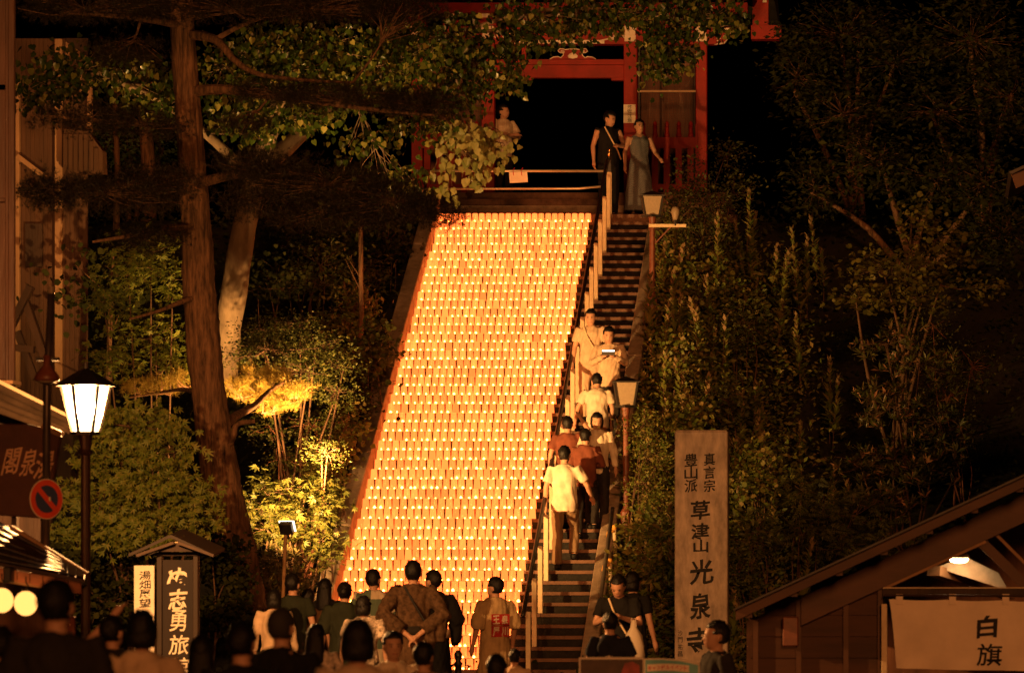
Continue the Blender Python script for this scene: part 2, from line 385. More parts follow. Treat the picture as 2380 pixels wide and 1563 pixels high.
# ------------------------------------------------------------------ the ground
Y0, TR, RI, NST = 52.74, 0.26, 0.15, 50
XL, XR, XC = -8.62, -5.04, -6.04           # stair edges, end of the cups
def nose(y): return RI * ((y - Y0) / TR + 1)
def ground_h(x, y):
    low = -0.45 * sm(-3.3, -2.2, x) * (1 - sm(46, 52, y))
    s = min(7.62, max(0.0, nose(y) - 0.15)) if y > Y0 - 0.3 else 0.0
    side = 0.0
    if y > Y0:
        dx = (XL - 0.25 - x) if x < -7 else (x - XR - 0.25)
        if dx < 0: side = -0.7
        else:
            side = 0.05 * math.sin(x * 3.1 + y * 1.7) + 0.04 * math.sin(x * 5.3 - y * 2.9)
            side += -0.25 * sm(0, 2.5, dx) * (1 - sm(64, 68, y))
    return low + s + side
def build_ground():
    xs = sorted(set([-300, -160, -90, -50, -30, -22] + [round(-18 + 0.3 * i, 3) for i in range(80)] + [-8.9, -8.87, -4.79, -4.76] + [8, 14, 25, 50, 90, 160, 300]))
    ys = sorted(set([-120, -60, -30, -15, 0, 8, 15] + list(range(18, 50, 2)) + [round(50 + 0.35 * i, 3) for i in range(60)] + [74, 80, 90, 120, 180, 300, 500]))
    mb = MB(); nx = len(xs)
    mb.v = [(x, y, ground_h(x, y) + (0.6 * sm(80, 200, y) if y > 80 else 0)) for y in ys for x in xs]
    mb.f = [(j * nx + i, j * nx + i + 1, (j + 1) * nx + i + 1, (j + 1) * nx + i) for j in range(len(ys) - 1) for i in range(nx - 1)]
    mb.m = [0] * len(mb.f)
    g = mb.build('ground', M_soil, smooth=True)
    tag(g, 'dark earth hillside and square in front of the stairs', kind='structure')
build_ground()

# ------------------------------------------------------------------ stone stairs
stairs = empty('staircase', (-6.8, Y0, 0)); tag(stairs, 'long straight flight of stone steps up to the red gate', kind='structure')
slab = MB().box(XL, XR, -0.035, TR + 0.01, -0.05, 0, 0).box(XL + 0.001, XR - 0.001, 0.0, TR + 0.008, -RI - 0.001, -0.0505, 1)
# uneven nosing: split along x and jitter
def step_mesh(seed):
    r = random.Random(seed); mb = MB(); x = XL
    while x < XR - 0.05:
        w = min(r.uniform(0.75, 1.1), XR - x)
        if XR - (x + w) < 0.35: w = XR - x
        j = r.uniform(-0.006, 0.006); z = r.uniform(-0.004, 0.0)
        mb.box(x, x + w - 0.006, -0.035 + j, TR + 0.012, -0.05, z, 0)
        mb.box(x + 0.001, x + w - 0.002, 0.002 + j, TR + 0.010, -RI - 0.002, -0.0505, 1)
        x += w
    me = bpy.data.meshes.new('step'); me.from_pydata(mb.v, [], mb.f); me.materials.append(M_step); me.materials.append(M_riser)
    me.polygons.foreach_set('material_index', mb.m); me.update(); return me
sm_ = [step_mesh(i) for i in range(6)]
for n in range(NST):
    o = bpy.data.objects.new('step', sm_[n % 6]); C.objects.link(o); o.parent = stairs
    o.location = (6.8, TR * n, RI * (n + 1))
YT = Y0 + TR * NST; ZT = RI * (NST + 1)      # landing
land = MB().box(-9.6, -3.6, YT - 0.03, YT + 1.35, ZT - 0.14, ZT).build('landing', M_step, stairs); inv(stairs, land)
for k in range(4):
    y = YT + 1.1 + 0.3 * k
    s = MB().box(-9.4 + 0.3 * (k % 2), -3.9, y, y + 3, ZT + 0.14 * k + 0.001, ZT + 0.14 * (k + 1)).build('step', M_step if k != 1 else M_curb, stairs); inv(stairs, s)
ZG = ZT + 0.56; YG = 69.2
# stone kerbs beside the stairs, laid in long slabs
def kerb(x0, x1, H, name, n, label, cat):
    t = thing(name, label, cat, ((x0 + x1) / 2, Y0 + 0.2, 0))
    L = (YT - Y0 + 0.1) / n
    for i in range(n):
        ya, yb = Y0 - 0.12 + i * L + 0.006, Y0 - 0.12 + (i + 1) * L - 0.006
        e = R.uniform(-0.012, 0.012)
        pts = [(x0, ya, nose(ya) - 0.55), (x0, yb, nose(yb) - 0.55), (x0, yb, nose(yb) + H + e), (x0, ya, nose(ya) + H + e)]
        s = MB().poly(pts, (x1 - x0, 0, 0)).build('kerb_slab', M_curb, t, bevel=0.012); inv(t, s)
kerb(XL - 0.24, XL - 0.002, 0.33, 'stair_kerb', 8, 'sloping stone kerb on the left beside the glowing cups', 'kerb')
kerb(XR + 0.002, XR + 0.22, 0.20, 'stair_kerb', 8, 'sloping stone kerb beside the walking steps and shrubs', 'kerb')

# ------------------------------------------------------------------ gate
def gate():
    S = F / YG; X = lambda u: (u - UP) / S; Z = lambda v: EYE + (VH - v) / S
    t = thing('temple_gate', 'vermilion wooden temple gate with white carved brackets above the stairs', 'gate', (-6.95, YG, ZG))
    def part(name, mb, m=M_red, parent=None, bevel=0):
        o = mb.build(name, m, parent or t, bevel=bevel)
        if parent is None: inv(t, o)
        return o
    cols = {}
    for u, w in ((969, 0.2), (1134, 0.23), (1465, 0.24), (1630, 0.2)):
        x = X(u); c = part('column', MB().box(x - w/2, x + w/2, YG, YG + w, ZG, Z(58)), bevel=0.012); cols[u] = c
        part('plinth', MB().box(x - w/2 - .05, x + w/2 + .05, YG - .05, YG + w + .05, ZG, ZG + 0.07), M_curb, c)
        part('bracket_cap', MB().box(x - .10, x + .10, YG - .06, YG - .004, Z(97), Z(83)).box(x - .09, x + .09, YG - .05, YG - .005, Z(82.5), Z(70)).box(x - .11, x + .11, YG - .07, YG - .003, Z(69.5), Z(62)), M_white, c)
    x0, x1 = X(1148) - 0.01, X(1449) + 0.01
    lt = part('lintel', MB().box(x0, x1, YG + .04, YG + .2, Z(180), Z(151)).box(x0, x1, YG + .02, YG + .22, Z(150), Z(138)))
    part('lintel_bracket', MB().box(x0, X(1235), YG + .05, YG + .19, Z(186), Z(180.3)), M_red, lt)
    part('lintel_bracket', MB().box(X(1420), x1, YG + .05, YG + .19, Z(186), Z(180.3)), M_red, lt)
    part('strut', MB().box(X(1212), X(1222), YG + .04, YG + .18, Z(137.5), Z(106)))
    # head beam over all bays with white underline and painted scrolls
    hb = part('head_beam', MB().box(X(935), X(1665), YG - .02, YG + .22, Z(103), Z(62)))
    part('white_band', MB().box(X(1195), X(1405), YG - .035, YG - .022, Z(102), Z(94)), M_white, hb)
    def scroll(cx, cz, r, flip, par, y, w=0.018, turns=1.6, tail=None):
        pts = []
        for i in range(26):
            a = i / 25 * turns * 2 * math.pi; q = r * (1 - 0.8 * i / 25)
            pts.append((cx + flip * q * math.cos(a), y, cz + q * math.sin(a)))
        if tail: pts = [tail] + pts
        part('painted_scroll', MB().tube(pts, w / 2, 5), M_white, par)
    for cu, fl in ((1180, -1), (1425, 1)):
        scroll(X(cu), Z(86), 0.085, fl, hb, YG - .03, 0.028, 1.2, (X(cu) - fl * 0.35, YG - .03, Z(99)))
        scroll(X(cu) + fl * .2, Z(84), 0.06, -fl, hb, YG - .03, 0.022, 1.3)
    # frog-leg strut: cloud shaped board
    cx, cz = X(1331), Z(137)
    ol = [(-.62, 0), (-.52, .05), (-.40, .06), (-.33, .03), (-.26, .09), (-.25, .17), (-.33, .15), (-.40, .19), (-.36, .25), (-.27, .255), (-.2, .23), (-.1, .245),
          (.1, .245), (.2, .23), (.27, .255), (.36, .25), (.40, .19), (.33, .15), (.25, .17), (.26, .09), (.33, .03), (.40, .06), (.52, .05), (.62, 0)]
    ks = 0.66
    km = part('frog_leg_strut', MB().poly([(cx + a * ks, YG + .03, cz + b * ks * 1.1 + .002) for a, b in ol][::-1], (0, .08, 0)))
    part('carved_outline', MB().tube([(cx + a * ks, YG + .024, cz + b * ks * 1.1) for a, b in ol], 0.009, 5), M_white, km)
    for s in (-1, 1): scroll(cx + s * .27 * ks, cz + .19 * ks, 0.035, s, km, YG + .02, 0.014)
    part('white_jewel', MB().lathe([(0.01, 0), (.075, .015), (.09, .05), (.06, .085), (.012, .11)], 10, (cx, YG + .02, cz + .005), sy=0.2), M_white, km)
    # carved nosing past the corner column
    nb = [(1645, 63), (1708, 63), (1700, 76), (1688, 79), (1680, 86), (1690, 92), (1683, 100), (1660, 103), (1645, 101)]
    nz = part('carved_nosing', MB().poly([(X(a), YG + .03, Z(b)) for a, b in nb][::-1], (0, .14, 0)))
    part('white_edge', MB().tube([(X(a), YG + .022, Z(b)) for a, b in nb[1:8]], 0.012, 5), M_white, nz)
    part('white_top', MB().box(X(1664), X(1702), YG + .01, YG + .026, Z(73), Z(65)), M_white, nz)
    scroll(X(1667), Z(90), 0.06, 1, nz, YG + .02, 0.02)
    # bracket tier, eaves, rafters, roof
    for u in (969, 1052, 1134, 1216, 1300, 1382, 1465, 1547, 1630):
        x = X(u)
        b = part('bracket_block', MB().box(x - .16, x + .16, YG - .10, YG + .22, Z(61), Z(49)).box(x - .1, x + .1, YG - .34, YG + .2, Z(48.7), Z(36)))
        part('bracket_end', MB().box(x - .07, x + .07, YG - .352, YG - .341, Z(47), Z(38)), M_white, b)
    part('eave_beam', MB().box(X(880), X(1740), YG - .40, YG - .2, Z(35.5), Z(14)))
    for i in range(34):
        x = X(850) + i * 0.21
        rf = part('rafter', MB().beam((x, YG + 1.0, Z(-22)), (x, YG - 1.5, Z(14)), 0.07, 0.09))
        part('rafter_tip', MB().box(x - .03, x + .03, YG - 1.53, YG - 1.515, Z(14) - .03, Z(14) + .04), M_white, rf)
    part('roof', MB().poly([(X(820), YG - 1.7, Z(8)), (X(820), YG + 1.4, Z(-36)), (X(820), YG + 4.4, Z(8)), (X(820), YG + 4.4, Z(0)), (X(820), YG + 1.4, Z(-130)), (X(820), YG - 1.7, Z(-2))][::-1], (X(1790) - X(820), 0, 0)), M_tile)
    sb = part('side_beam', MB().box(X(1745), X(1815), YG + .1, YG + .4, Z(89), Z(57)))
    part('side_bracket', MB().box(X(1748), X(1785), YG + .12, YG + .38, Z(56.6), Z(-10)), M_red, sb)
    part('white_tip', MB().box(X(1772), X(1781), YG + .085, YG + .115, Z(4), Z(-6)), M_white, sb)
    # side bays: dark backing, wire screen with pale bar, picket fence
    for a, b in ((979, 1122), (1481, 1619)):
        xa, xb = X(a), X(b)
        part('backing_panel', MB().box(xa, xb, YG + .9, YG + .96, ZG, Z(62)), M_brownwood)
        part('screen_bar', MB().box(xa, xb, YG + .03, YG + .06, Z(214), Z(209.5)), M_cream)
        w = MB()
        for i in range(1, 24): w.box(xa + (xb-xa)*i/24 - .002, xa + (xb-xa)*i/24 + .002, YG + .10, YG + .104, Z(330), Z(104))
        for i in range(36): w.box(xa, xb, YG + .105, YG + .109, Z(330) + i * .047, Z(330) + i * .047 + .003)
        part('wire_screen', w, M_black)
        part('screen_stile', MB().box(xa + .02, xa + .04, YG + .02, YG + .05, Z(345), Z(104)), M_black)
        fr = part('fence_rail', MB().box(xa, xb, YG - .02, YG + .05, Z(345), Z(319)))
        part('fence_rail', MB().box(xa, xb, YG - .02, YG + .05, Z(440), Z(428)))
        n = 5
        for i in range(n):
            x = xa + (xb - xa) * (i + .5) / n
            part('picket', MB().box(x - .055, x + .055, YG - .035, YG + .04, ZG + .03, Z(345.3)))
            part('finial', MB().lathe([(.05, 0), (.05, .05), (.038, .07), (.034, .15), (.044, .17), (.026, .19), (.042, .22), (.03, .26), (.006, .29)], 10, (x, YG + .01, Z(319) + .002)), M_red, fr)
        part('side_jamb', MB().box(xb - .02, xb + .02, YG - .03, YG + .06, ZG, Z(290)))
    part('statue_post', MB().box(X(1533), X(1538), YG + .5, YG + .56, ZG, Z(140)), M_brownwood)
    # notice on the column
    n = thing('paper_notice', 'white paper notice with four black characters on the gate column', 'notice', (X(1463), YG - .01, Z(264)))
    o = MB().box(X(1449.5), X(1477), YG - .012, YG - .004, Z(286), Z(243)).build('paper', M_white, n); inv(n, o)
    for i, ch in enumerate('落雪注意'):
        glyph_uv(ch, 1463.5, 249 + i * 10.3, 10.5, 9.2, YG - .014, M_ink, n, 0.006)
gate()

# horizontal pipes closing the top of the candle stairs
t = thing('pipe_barrier', 'two horizontal steel pipes across the top of the candle stairs', 'barrier', (-7.4, YT + 0.15, ZT))
yb = YT + 0.15
o = MB().tube([(-9.1, yb, ZV(397, yb)), (XU(1405, yb), yb, ZV(397.5, yb))], 0.021, 10).build('pipe', M_steel, t, smooth=True); inv(t, o)
o = MB().tube([(-9.1, yb, ZV(439, yb)), (XU(1345, yb), yb, ZV(438, yb)), (XU(1402, yb), yb, ZV(433, yb))], 0.019, 10).build('pipe', M_steel, t, smooth=True); inv(t, o)
for x in (-9.08, -8.9):
    o = MB().tube([(x, yb + .04, ZT), (x, yb + .04, ZV(394, yb))], 0.022, 8).build('post', M_black, t); inv(t, o)
s = thing('hanging_card', 'blank white card tied by red strings to the upper steel pipe', 'card', (XU(1204, yb - .04), yb - .04, ZV(412, yb)))
o = MB().poly([P(1183, 400, yb - .04), P(1185, 425.5, yb - .04), P(1227, 423, yb - .04), P(1225, 399, yb - .04)], (0, .006, 0)).build('card', M_white, s); inv(s, o)
for u in (1194, 1213):
    o = MB().tube([P(u + 2, 390, yb - .03), P(u - 2, 396, yb - .05), P(u, 408, yb - .055)], 0.007, 5).build('string', mat('red_string', (.5, .03, .03)), s); inv(s, o)

# centre handrail with pale pickets
t = thing('centre_handrail', 'dark sloping handrail on pale square pickets between the cups and steps', 'handrail', (-5.74, Y0, RI))
ya, yb2 = Y0 - 0.02, YT + 0.05
o = MB().tube([(-5.785, ya - .05, nose(ya) + .90), (-5.785, ya + .1, nose(ya + .1) + .93), (-5.785, yb2, nose(yb2) + .93)], 0.032, 10).build('rail', M_black, t, smooth=True); inv(t, o)
for k in range(0, NST, 3):
    y = Y0 + TR * k + 0.12; z = RI * (k + 1); h = 0.93 if k else 1.0
    zt = nose(y) + 0.90
    pts = [(-5.765, y - .03, z), (-5.70, y - .03, z), (-5.70, y - .03, zt - .03), (-5.765, y - .03, zt - .02)]
    o = MB().poly(pts, (0, .06, 0)).build('picket', M_cream, t, bevel=.004); inv(t, o)
y = YT + 0.02
o = MB().box(-5.80, -5.72, y, y + .08, ZT, ZT + .72).build('end_post', M_cream, t); inv(t, o)
o = MB().box(-5.79, -5.73, y + .01, y + .07, ZT + .721, ZT + .93).build('end_post_sleeve', M_black, t); inv(t, o)
o = MB().lathe([(.03, 0), (.03, .10), (.036, .11), (.02, .13), (.028, .16), (.02, .19), (.004, .2)], 10, (-5.76, y + .04, ZT + .931)).build('brass_finial', M_brass, t, smooth=True); inv(t, o)

# low pipe rail on the right kerb with yellow capped uprights
t = thing('side_pipe_rail', 'grey pipe rail clamped to yellow capped uprights beside the right kerb', 'handrail', (-4.9, 53.5, 0.3))
o = MB().tube([P(1388, 1449, 53.3), P(1424, 1180, 55.9)], 0.03, 10).build('pipe', mat('grey_pipe', (.10, .085, .07), .5), t, smooth=True); inv(t, o)
M_yel = mat('yellow_clamp', (.75, .36, .06), .5)
for (u, v, Y, vb) in ((1428, 1222, 55.7, 1335), (1418, 1300, 54.7, 1420)):
    a = P(u, v, Y); b = P(u + 3, vb, Y)
    up = MB().tube([a, b], 0.028, 10).build('upright', M_cream, t, smooth=True); inv(t, up)
    o = MB().lathe([(.034, -.05), (.034, .0), (.026, .02)], 10, tuple(a)).build('cap', M_yel, up, smooth=True)
    o = MB().tube([a + Vector((0, -.02, -.07)), a + Vector((-.09, -.03, -.09)), a + Vector((-.10, -.03, -.16))], 0.02, 8).build('clamp', M_yel, t, smooth=True); inv(t, o)

# ------------------------------------------------------------------ candle cups
M_cup = cupmat(); M_flame = emit('candle_flame', (1.0, 0.48, 0.14), 42)
def cup_geo(mb, c, mi=0, n=12, h=0.145, r0=0.0525, r1=0.0435):
    x, y, z = c; k = len(mb.v)
    for r, zz in ((r0 + .002, 0.0), (r0, 0.004), (r1, h), (r1 * .8, h + .003), (r1 * .78, h - .004)):
        for j in range(n):
            a = 2 * math.pi * j / n; mb.v.append((x + r * math.cos(a), y + r * math.sin(a), z + zz))
    for i in range(4):
        for j in range(n):
            a = k + i * n + j; b = k + i * n + (j + 1) % n; mb.f.append((a, b, b + n, a + n)); mb.m.append(mi)
    e = k + 4 * n; mb.f.append(tuple(e + j for j in range(n))); mb.m.append(mi)
def flame_geo(mb, c, mi=0, s=1.0):
    mb.lathe([(.008, .002), (.0175 * s, .008), (.018 * s, .016), (.011 * s, .026), (.002, .036)], 7, c, mi)
mbc = MB(); cup_geo(mbc, (0, 0, 0)); co_ = mbc.build('cup', M_cup, smooth=True); cup_me = co_.data; bpy.data.objects.remove(co_)
mbf = MB(); flame_geo(mbf, (0, 0, 0)); fo_ = mbf.build('candle', M_flame, smooth=True); fl_me = fo_.data; bpy.data.objects.remove(fo_)
allc = []
PIT = (XC - XL) / 23
for n in range(1, NST):
    off = R.uniform(-.022, .022)
    for k in range(23):
        if n < 4 and k > 21: continue
        x = XL + PIT * (k + .5) + off + R.uniform(-.0045, .0045); y = Y0 + TR * n + .066 + R.uniform(-.012, .012); z = RI * (n + 1) + .001
        if x > XC - .045 or x < XL + .05: x = min(max(x, XL + .055), XC - .05)
        u = UP + x * F / y; v = VH - (z + .06 - EYE) * F / y
        hid = v > 1325 and (u < 1075 and not (1050 < u < 1075)) or (1100 < u < 1185 and v > 1340)
        allc.append((hid, n, k, x, y, z))
vis = sorted([c for c in allc if not c[0]], key=lambda c: (c[1], c[2]))
single, rest = vis[:298], vis[298:] + [c for c in allc if c[0]]
for i, (_, n, k, x, y, z) in enumerate(single):
    t = thing('candle_cup', 'upturned amber plastic cup glowing over a candle on the lower steps', 'candle cup', (x, y, z), R.uniform(0, 6), 'candle cups on the stone stairs')
    a = bpy.data.objects.new('cup', cup_me); C.objects.link(a); a.parent = t
    if R.random() < 0.04: continue
    s = R.uniform(.5, 1.25)
    b = bpy.data.objects.new('candle', fl_me); C.objects.link(b); b.parent = t; b.location = (R.uniform(-.016, .016), -.025, 0.001); b.scale = (s, s, s)
mbm = MB()
for (_, n, k, x, y, z) in rest:
    cup_geo(mbm, (x, y, z), 0)
    if R.random() > 0.06: flame_geo(mbm, (x + R.uniform(-.016, .016), y - .025, z + .001), 1, R.uniform(.5, 1.25))
o = mbm.build('candle_cups', [M_cup, M_flame], smooth=True)
tag(o, 'dense rows of glowing upturned cups over candles on the upper steps', 'candle cups', 'candle cups on the stone stairs', 'stuff')
# a few fallen leaves between the cups
for i in range(16):
    n = R.randrange(14, 44); x = R.uniform(XL + .2, XC - .2); y = Y0 + TR * n + .005
    t = leaves('fallen_leaf', [(x, y, RI * (n + 1) + .006)], [(R.uniform(-1, 1), .3, .1)], [(0, -.5, 1)], .05, 'oval', M_ink)
    tag(t, 'small dark fallen leaf lying at the edge of a candle step', 'leaf', 'fallen leaves among the cups')

# ------------------------------------------------------------------ stele
SY = 50.0
t = thing('stone_stele', 'tall inscribed granite pillar naming the temple beside the hillside', 'stele', (XU(1629, SY), SY + .15, 0))
x0, x1, zt = XU(1568, SY), XU(1691, SY), ZV(998, SY)
st = MB(); st.box(x0, x1, SY, SY + .34, -.05, zt - .02); st.poly([(x0, SY, zt - .02), (x1, SY, zt - .02), (x1 - .015, SY + .02, zt), (x0 + .015, SY + .02, zt)], (0, .3, 0))
o = st.build('shaft', M_granite, t, bevel=.012); inv(t, o)
o = MB().box(x0 - .15, x1 + .15, SY - .12, SY + .46, -.5, .12).build('base', M_curb, t); inv(t, o)
YS = SY - .004
for i, ch in enumerate('真言宗'): glyph_uv(ch, 1649, 1066 + i * 31, 27, 29, YS, M_ink, t, .018)
for i, ch in enumerate('豊山派'): glyph_uv(ch, 1606, 1068 + i * 30, 30, 30, YS, M_ink, t, .018)
for ch, u, v, w, h in (('草', 1628, 1184, 44, 44), ('津', 1627, 1234, 42, 38), ('山', 1629, 1268, 34, 30), ('光', 1630, 1328, 56, 58), ('泉', 1628, 1407, 50, 62), ('寺', 1625, 1488, 58, 62)):
    glyph_uv(ch, u, v, w, h, YS, M_ink, t, .024)
for i, ch in enumerate('沙門祐昌'): glyph_uv(ch, 1581, 1470 + (0, 15, 32, 48)[i], 11, 13, YS, M_ink, t, .01)

# ------------------------------------------------------------------ street lamps
def lantern(t, base, zb, zt, r0, r1, n, pane_m, frame_m, rot, roof_h, over, post_r, post_m, inset=0.012):
    """post with an upward flaring n-sided lantern: r0 lower, r1 upper radius"""
    x, y, z = base
    o = MB().lathe([(post_r*1.9, 0), (post_r*1.9, .45), (post_r*1.3, .5), (post_r*1.05, .55), (post_r, zb - z - .22), (post_r*1.5, zb - z - .2), (post_r*1.1, zb - z - .16), (post_r*1.5, zb - z - .02)], 14, base).build('post', post_m, t, smooth=False); inv(t, o)
    A = [rot + 2*math.pi*i/n for i in range(n)]
    pt = lambda r, a, zz: Vector((x + r*math.cos(a), y + r*math.sin(a), zz))
    o = MB().lathe([(r0*1.05, zb - .03), (r0*1.1, zb)], n, (x, y, 0)).build('lantern_floor', frame_m, t); inv(t, o)
    for i in range(n):
        a, b = A[i], A[(i+1) % n]
        o = MB().tube([pt(r0, a, zb), pt(r1, a, zt)], 0.019, 5).build('lantern_bar', frame_m, t); inv(t, o)
        q = [pt(r0 - inset, a, zb + .004), pt(r0 - inset, b, zb + .004), pt(r1 - inset, b, zt - .004), pt(r1 - inset, a, zt - .004)]
        nn = (q[1]-q[0]).cross(q[3]-q[0]).normalized()
        o = MB().poly(q, -nn * .004).build('pane', pane_m, t); inv(t, o)
    rings = [(r1 + over, zt), (r1 + over, zt + .012), (r1 * .55, zt + roof_h), (.02, zt + roof_h * 1.5), (.012, zt + roof_h * 2.0)]
    mb = MB()
    k0 = 0
    for r, zz in rings:
        for a in A: mb.v.append(tuple(pt(r, a, zz)))
    for i in range(len(rings) - 1):
        for j in range(n):
            a_ = i*n + j; b_ = i*n + (j+1) % n; mb.f.append((a_, b_, b_+n, a_+n)); mb.m.append(0)
    mb.f.append(tuple(reversed(range(n)))); mb.m.append(0); mb.f.append(tuple((len(rings)-1)*n + j for j in range(n))); mb.m.append(0)
    o = mb.build('lantern_roof', frame_m, t); inv(t, o)
for (u, v0, v1, Y, lab) in ((1455, 942, 889, 56.3, 'unlit lantern lamp on red brown post beside the lower flight'), (1516, 500, 457, 62.3, 'unlit lantern lamp on dark post beside the top of the stairs')):
    x = XU(u, Y); gz = ground_h(x, Y)
    t = thing('street_lamp', lab, 'street lamp', (x, Y, gz), 0, 'unlit stair lamps')
    lantern(t, (x, Y, gz), ZV(v0, Y), ZV(v1, Y), .165, .240, 4, M_frost, M_black, math.radians(50), .06, .05, .042, M_lampbrown)
    if v1 < 600:
        zc = ZV(525, Y)
        o = MB().beam((x - .05, Y - .04, zc), (x + .55, Y - .04, zc), .05, .05).build('cross_arm', M_cream, t); inv(t, o)
        o = MB().tube([(x + .05, Y - .04, zc - .28), (x + .30, Y - .04, zc - .02)], .014, 6).build('brace', M_lampbrown, t); inv(t, o)
        xb = x + .375
        o = MB().tube([(xb, Y - .04, zc), (xb, Y - .04, zc + .1)], .03, 8).build('bulb_socket', M_black, t); inv(t, o)
        o = MB().lathe([(.03, .09), (.045, .13), (.068, .20), (.07, .25), (.05, .295), (.01, .31)], 12, (xb, Y - .04, zc)).build('bulb', M_frost, t, smooth=True); inv(t, o)
LY = 36.0; lx = XU(199, LY)
t = thing('street_lamp', 'brightly lit hexagonal lantern lamp on a tall dark post', 'street lamp', (lx, LY, 0))
lantern(t, (lx, LY, 0), ZV(1003, LY), ZV(897, LY), .125, .225, 6, pane_glow('lamp_pane', (1.0, .72, .42), 2.6, .8), M_black, math.radians(12), .11, .055, .045, mat('lamp_post_dark', (.045, .022, .014), .4, spec=.5))
ld = bpy.data.lights.new('lantern_bulb', 'POINT'); ld.energy = 5200; ld.color = (1.0, .44, .125); ld.shadow_soft_size = .05
lb = bpy.data.objects.new('lantern_bulb', ld); C.objects.link(lb); lb.parent = t; lb.location = (0, 0, ZV(950, LY))
sp = thing('spotlight', 'small dark box spotlight clamped to the lit lamp post', 'spotlight', P(194, 1350, LY - .1))
o = MB().box(lx - .10, lx + .03, LY - .22, LY - .06, ZV(1360, LY), ZV(1338, LY)).build('housing', M_black, sp, bevel=.01); inv(sp, o)
o = MB().box(lx - .105, lx - .005, LY - .235, LY - .222, ZV(1359, LY), ZV(1341, LY)).build('lens', M_frost, sp); inv(sp, o)
o = MB().box(lx - .02, lx + .02, LY - .07, LY - .03, ZV(1352, LY), ZV(1346, LY)).build('clamp', M_steel, sp); inv(sp, o)

# floodlight on a stand, aimed up into the trees
FY = 50.9
t = thing('floodlight', 'portable floodlight on a slanted pole with its glowing face toward the trees', 'floodlight', P(648, 1610, FY))
base = P(648, 1612, FY); top = P(664, 1238, FY)
o = MB().tube([base, top], .024, 8).build('pole', mat('stand_wood', (.35, .2, .09), .7), t, smooth=True); inv(t, o)
for a in (0, 2.1, 4.2):
    o = MB().tube([base + Vector((0, 0, .35)), base + Vector((.3*math.cos(a), .3*math.sin(a), .01))], .012, 6).build('leg', M_black, t); inv(t, o)
hc = P(668, 1222, FY)
bx = MB().box(-.085, .085, -.09, .0, -.078, .078).box(-.03, .03, -.10, -.091, -.05, .05).box(-.014, .014, -.06, -.02, -.17, -.079)
rotf = Matrix.Translation(hc) @ Matrix.Rotation(math.radians(-10), 4, 'Z') @ Matrix.Rotation(math.radians(33), 4, 'X')
hb = bx.build('housing', M_black, t, bevel=.006); hb.data.transform(rotf); inv(t, hb)
ff = MB().box(-.105, .105, .002, .006, -.082, .082).build('lamp_face', emit('flood_face', (1.0, .80, .52), 5), t); ff.data.transform(rotf); inv(t, ff)

ad_ = bpy.data.lights.new('flood_beam', 'AREA'); ad_.energy = 900; ad_.color = (1.0, .50, .14); ad_.spread = math.radians(120); ad_.shape = 'RECTANGLE'; ad_.size = .19; ad_.size_y = .15
al = bpy.data.objects.new('flood_beam', ad_); C.objects.link(al); al.parent = t
al.matrix_local = Matrix.Translation(-t.location) @ rotf @ Matrix.Translation((0, .02, 0)) @ Matrix.Rotation(math.radians(90), 4, 'X')
# ------------------------------------------------------------------ buildings and signs on the left
def W(t, name, mb, m, parent=None, **k):
    o = mb.build(name, m, parent or t, **k)
    if parent is None: inv(t, o)
    return o
# timber front at the picture's edge
AY = 42.0
M_frontwood = mat('front_wood', (.045, .016, .008), .6, var=.4, scale=6, stretch=(1, 1, .12), bump=.3)
t = thing('timber_house', 'dark red brown timber house front with panelled post', 'building', (XU(-40, AY), AY, 0))
W(t, 'wall', MB().poly([(XU(-260, AY), AY + .06, -.2), (XU(17, AY), AY + .06, -.2), (XU(17, AY), AY + .06, ZV(-80, AY)), (XU(-260, AY), AY + .06, ZV(-80, AY))], (-1.4, 4, 0)), M_frontwood)
W(t, 'corner_post', MB().box(XU(20, AY), XU(34, AY), AY - .02, AY + .05, ZV(885, AY), ZV(-80, AY)), M_frontwood, bevel=.006)
W(t, 'trim_board', MB().box(XU(13, AY), XU(19.5, AY), AY, AY + .1, ZV(885, AY), ZV(-80, AY)), M_frontwood)
for v0, v1 in ((185, -60), (460, 195), (880, 470)):
    p = W(t, 'wall_panel', MB().box(XU(-120, AY), XU(12, AY), AY + .02, AY + .058, ZV(v1 + 270 if v1 < 0 else v0, AY), ZV(v1, AY)), M_frontwood, bevel=.006)
W(t, 'sill', MB().box(XU(-200, AY), XU(34, AY), AY - .08, AY + .3, ZV(892, AY), ZV(884, AY)), M_trim)
# framework of braced timbers below it
BY = 46.0
t = thing('timber_framework', 'crossed bare timbers of a scaffold below the house eave', 'framework', (XU(60, BY), BY, 0))
for a, b, w in (((72, 665), (18, 775), .13), ((60, 700), (112, 850), .14), ((10, 805), (80, 812), .11), ((40, 770), (82, 880), .08), ((25, 660), (25, 900), .12), ((112, 830), (112, 1300), .1)):
    W(t, 'timber', MB().beam(P(*a, BY), P(*b, BY), .08, w, (0, -1, 0)), mat('grey_timber', (.06, .03, .017), .75, var=.4, stretch=(1, 1, .2)))
    BY += .09
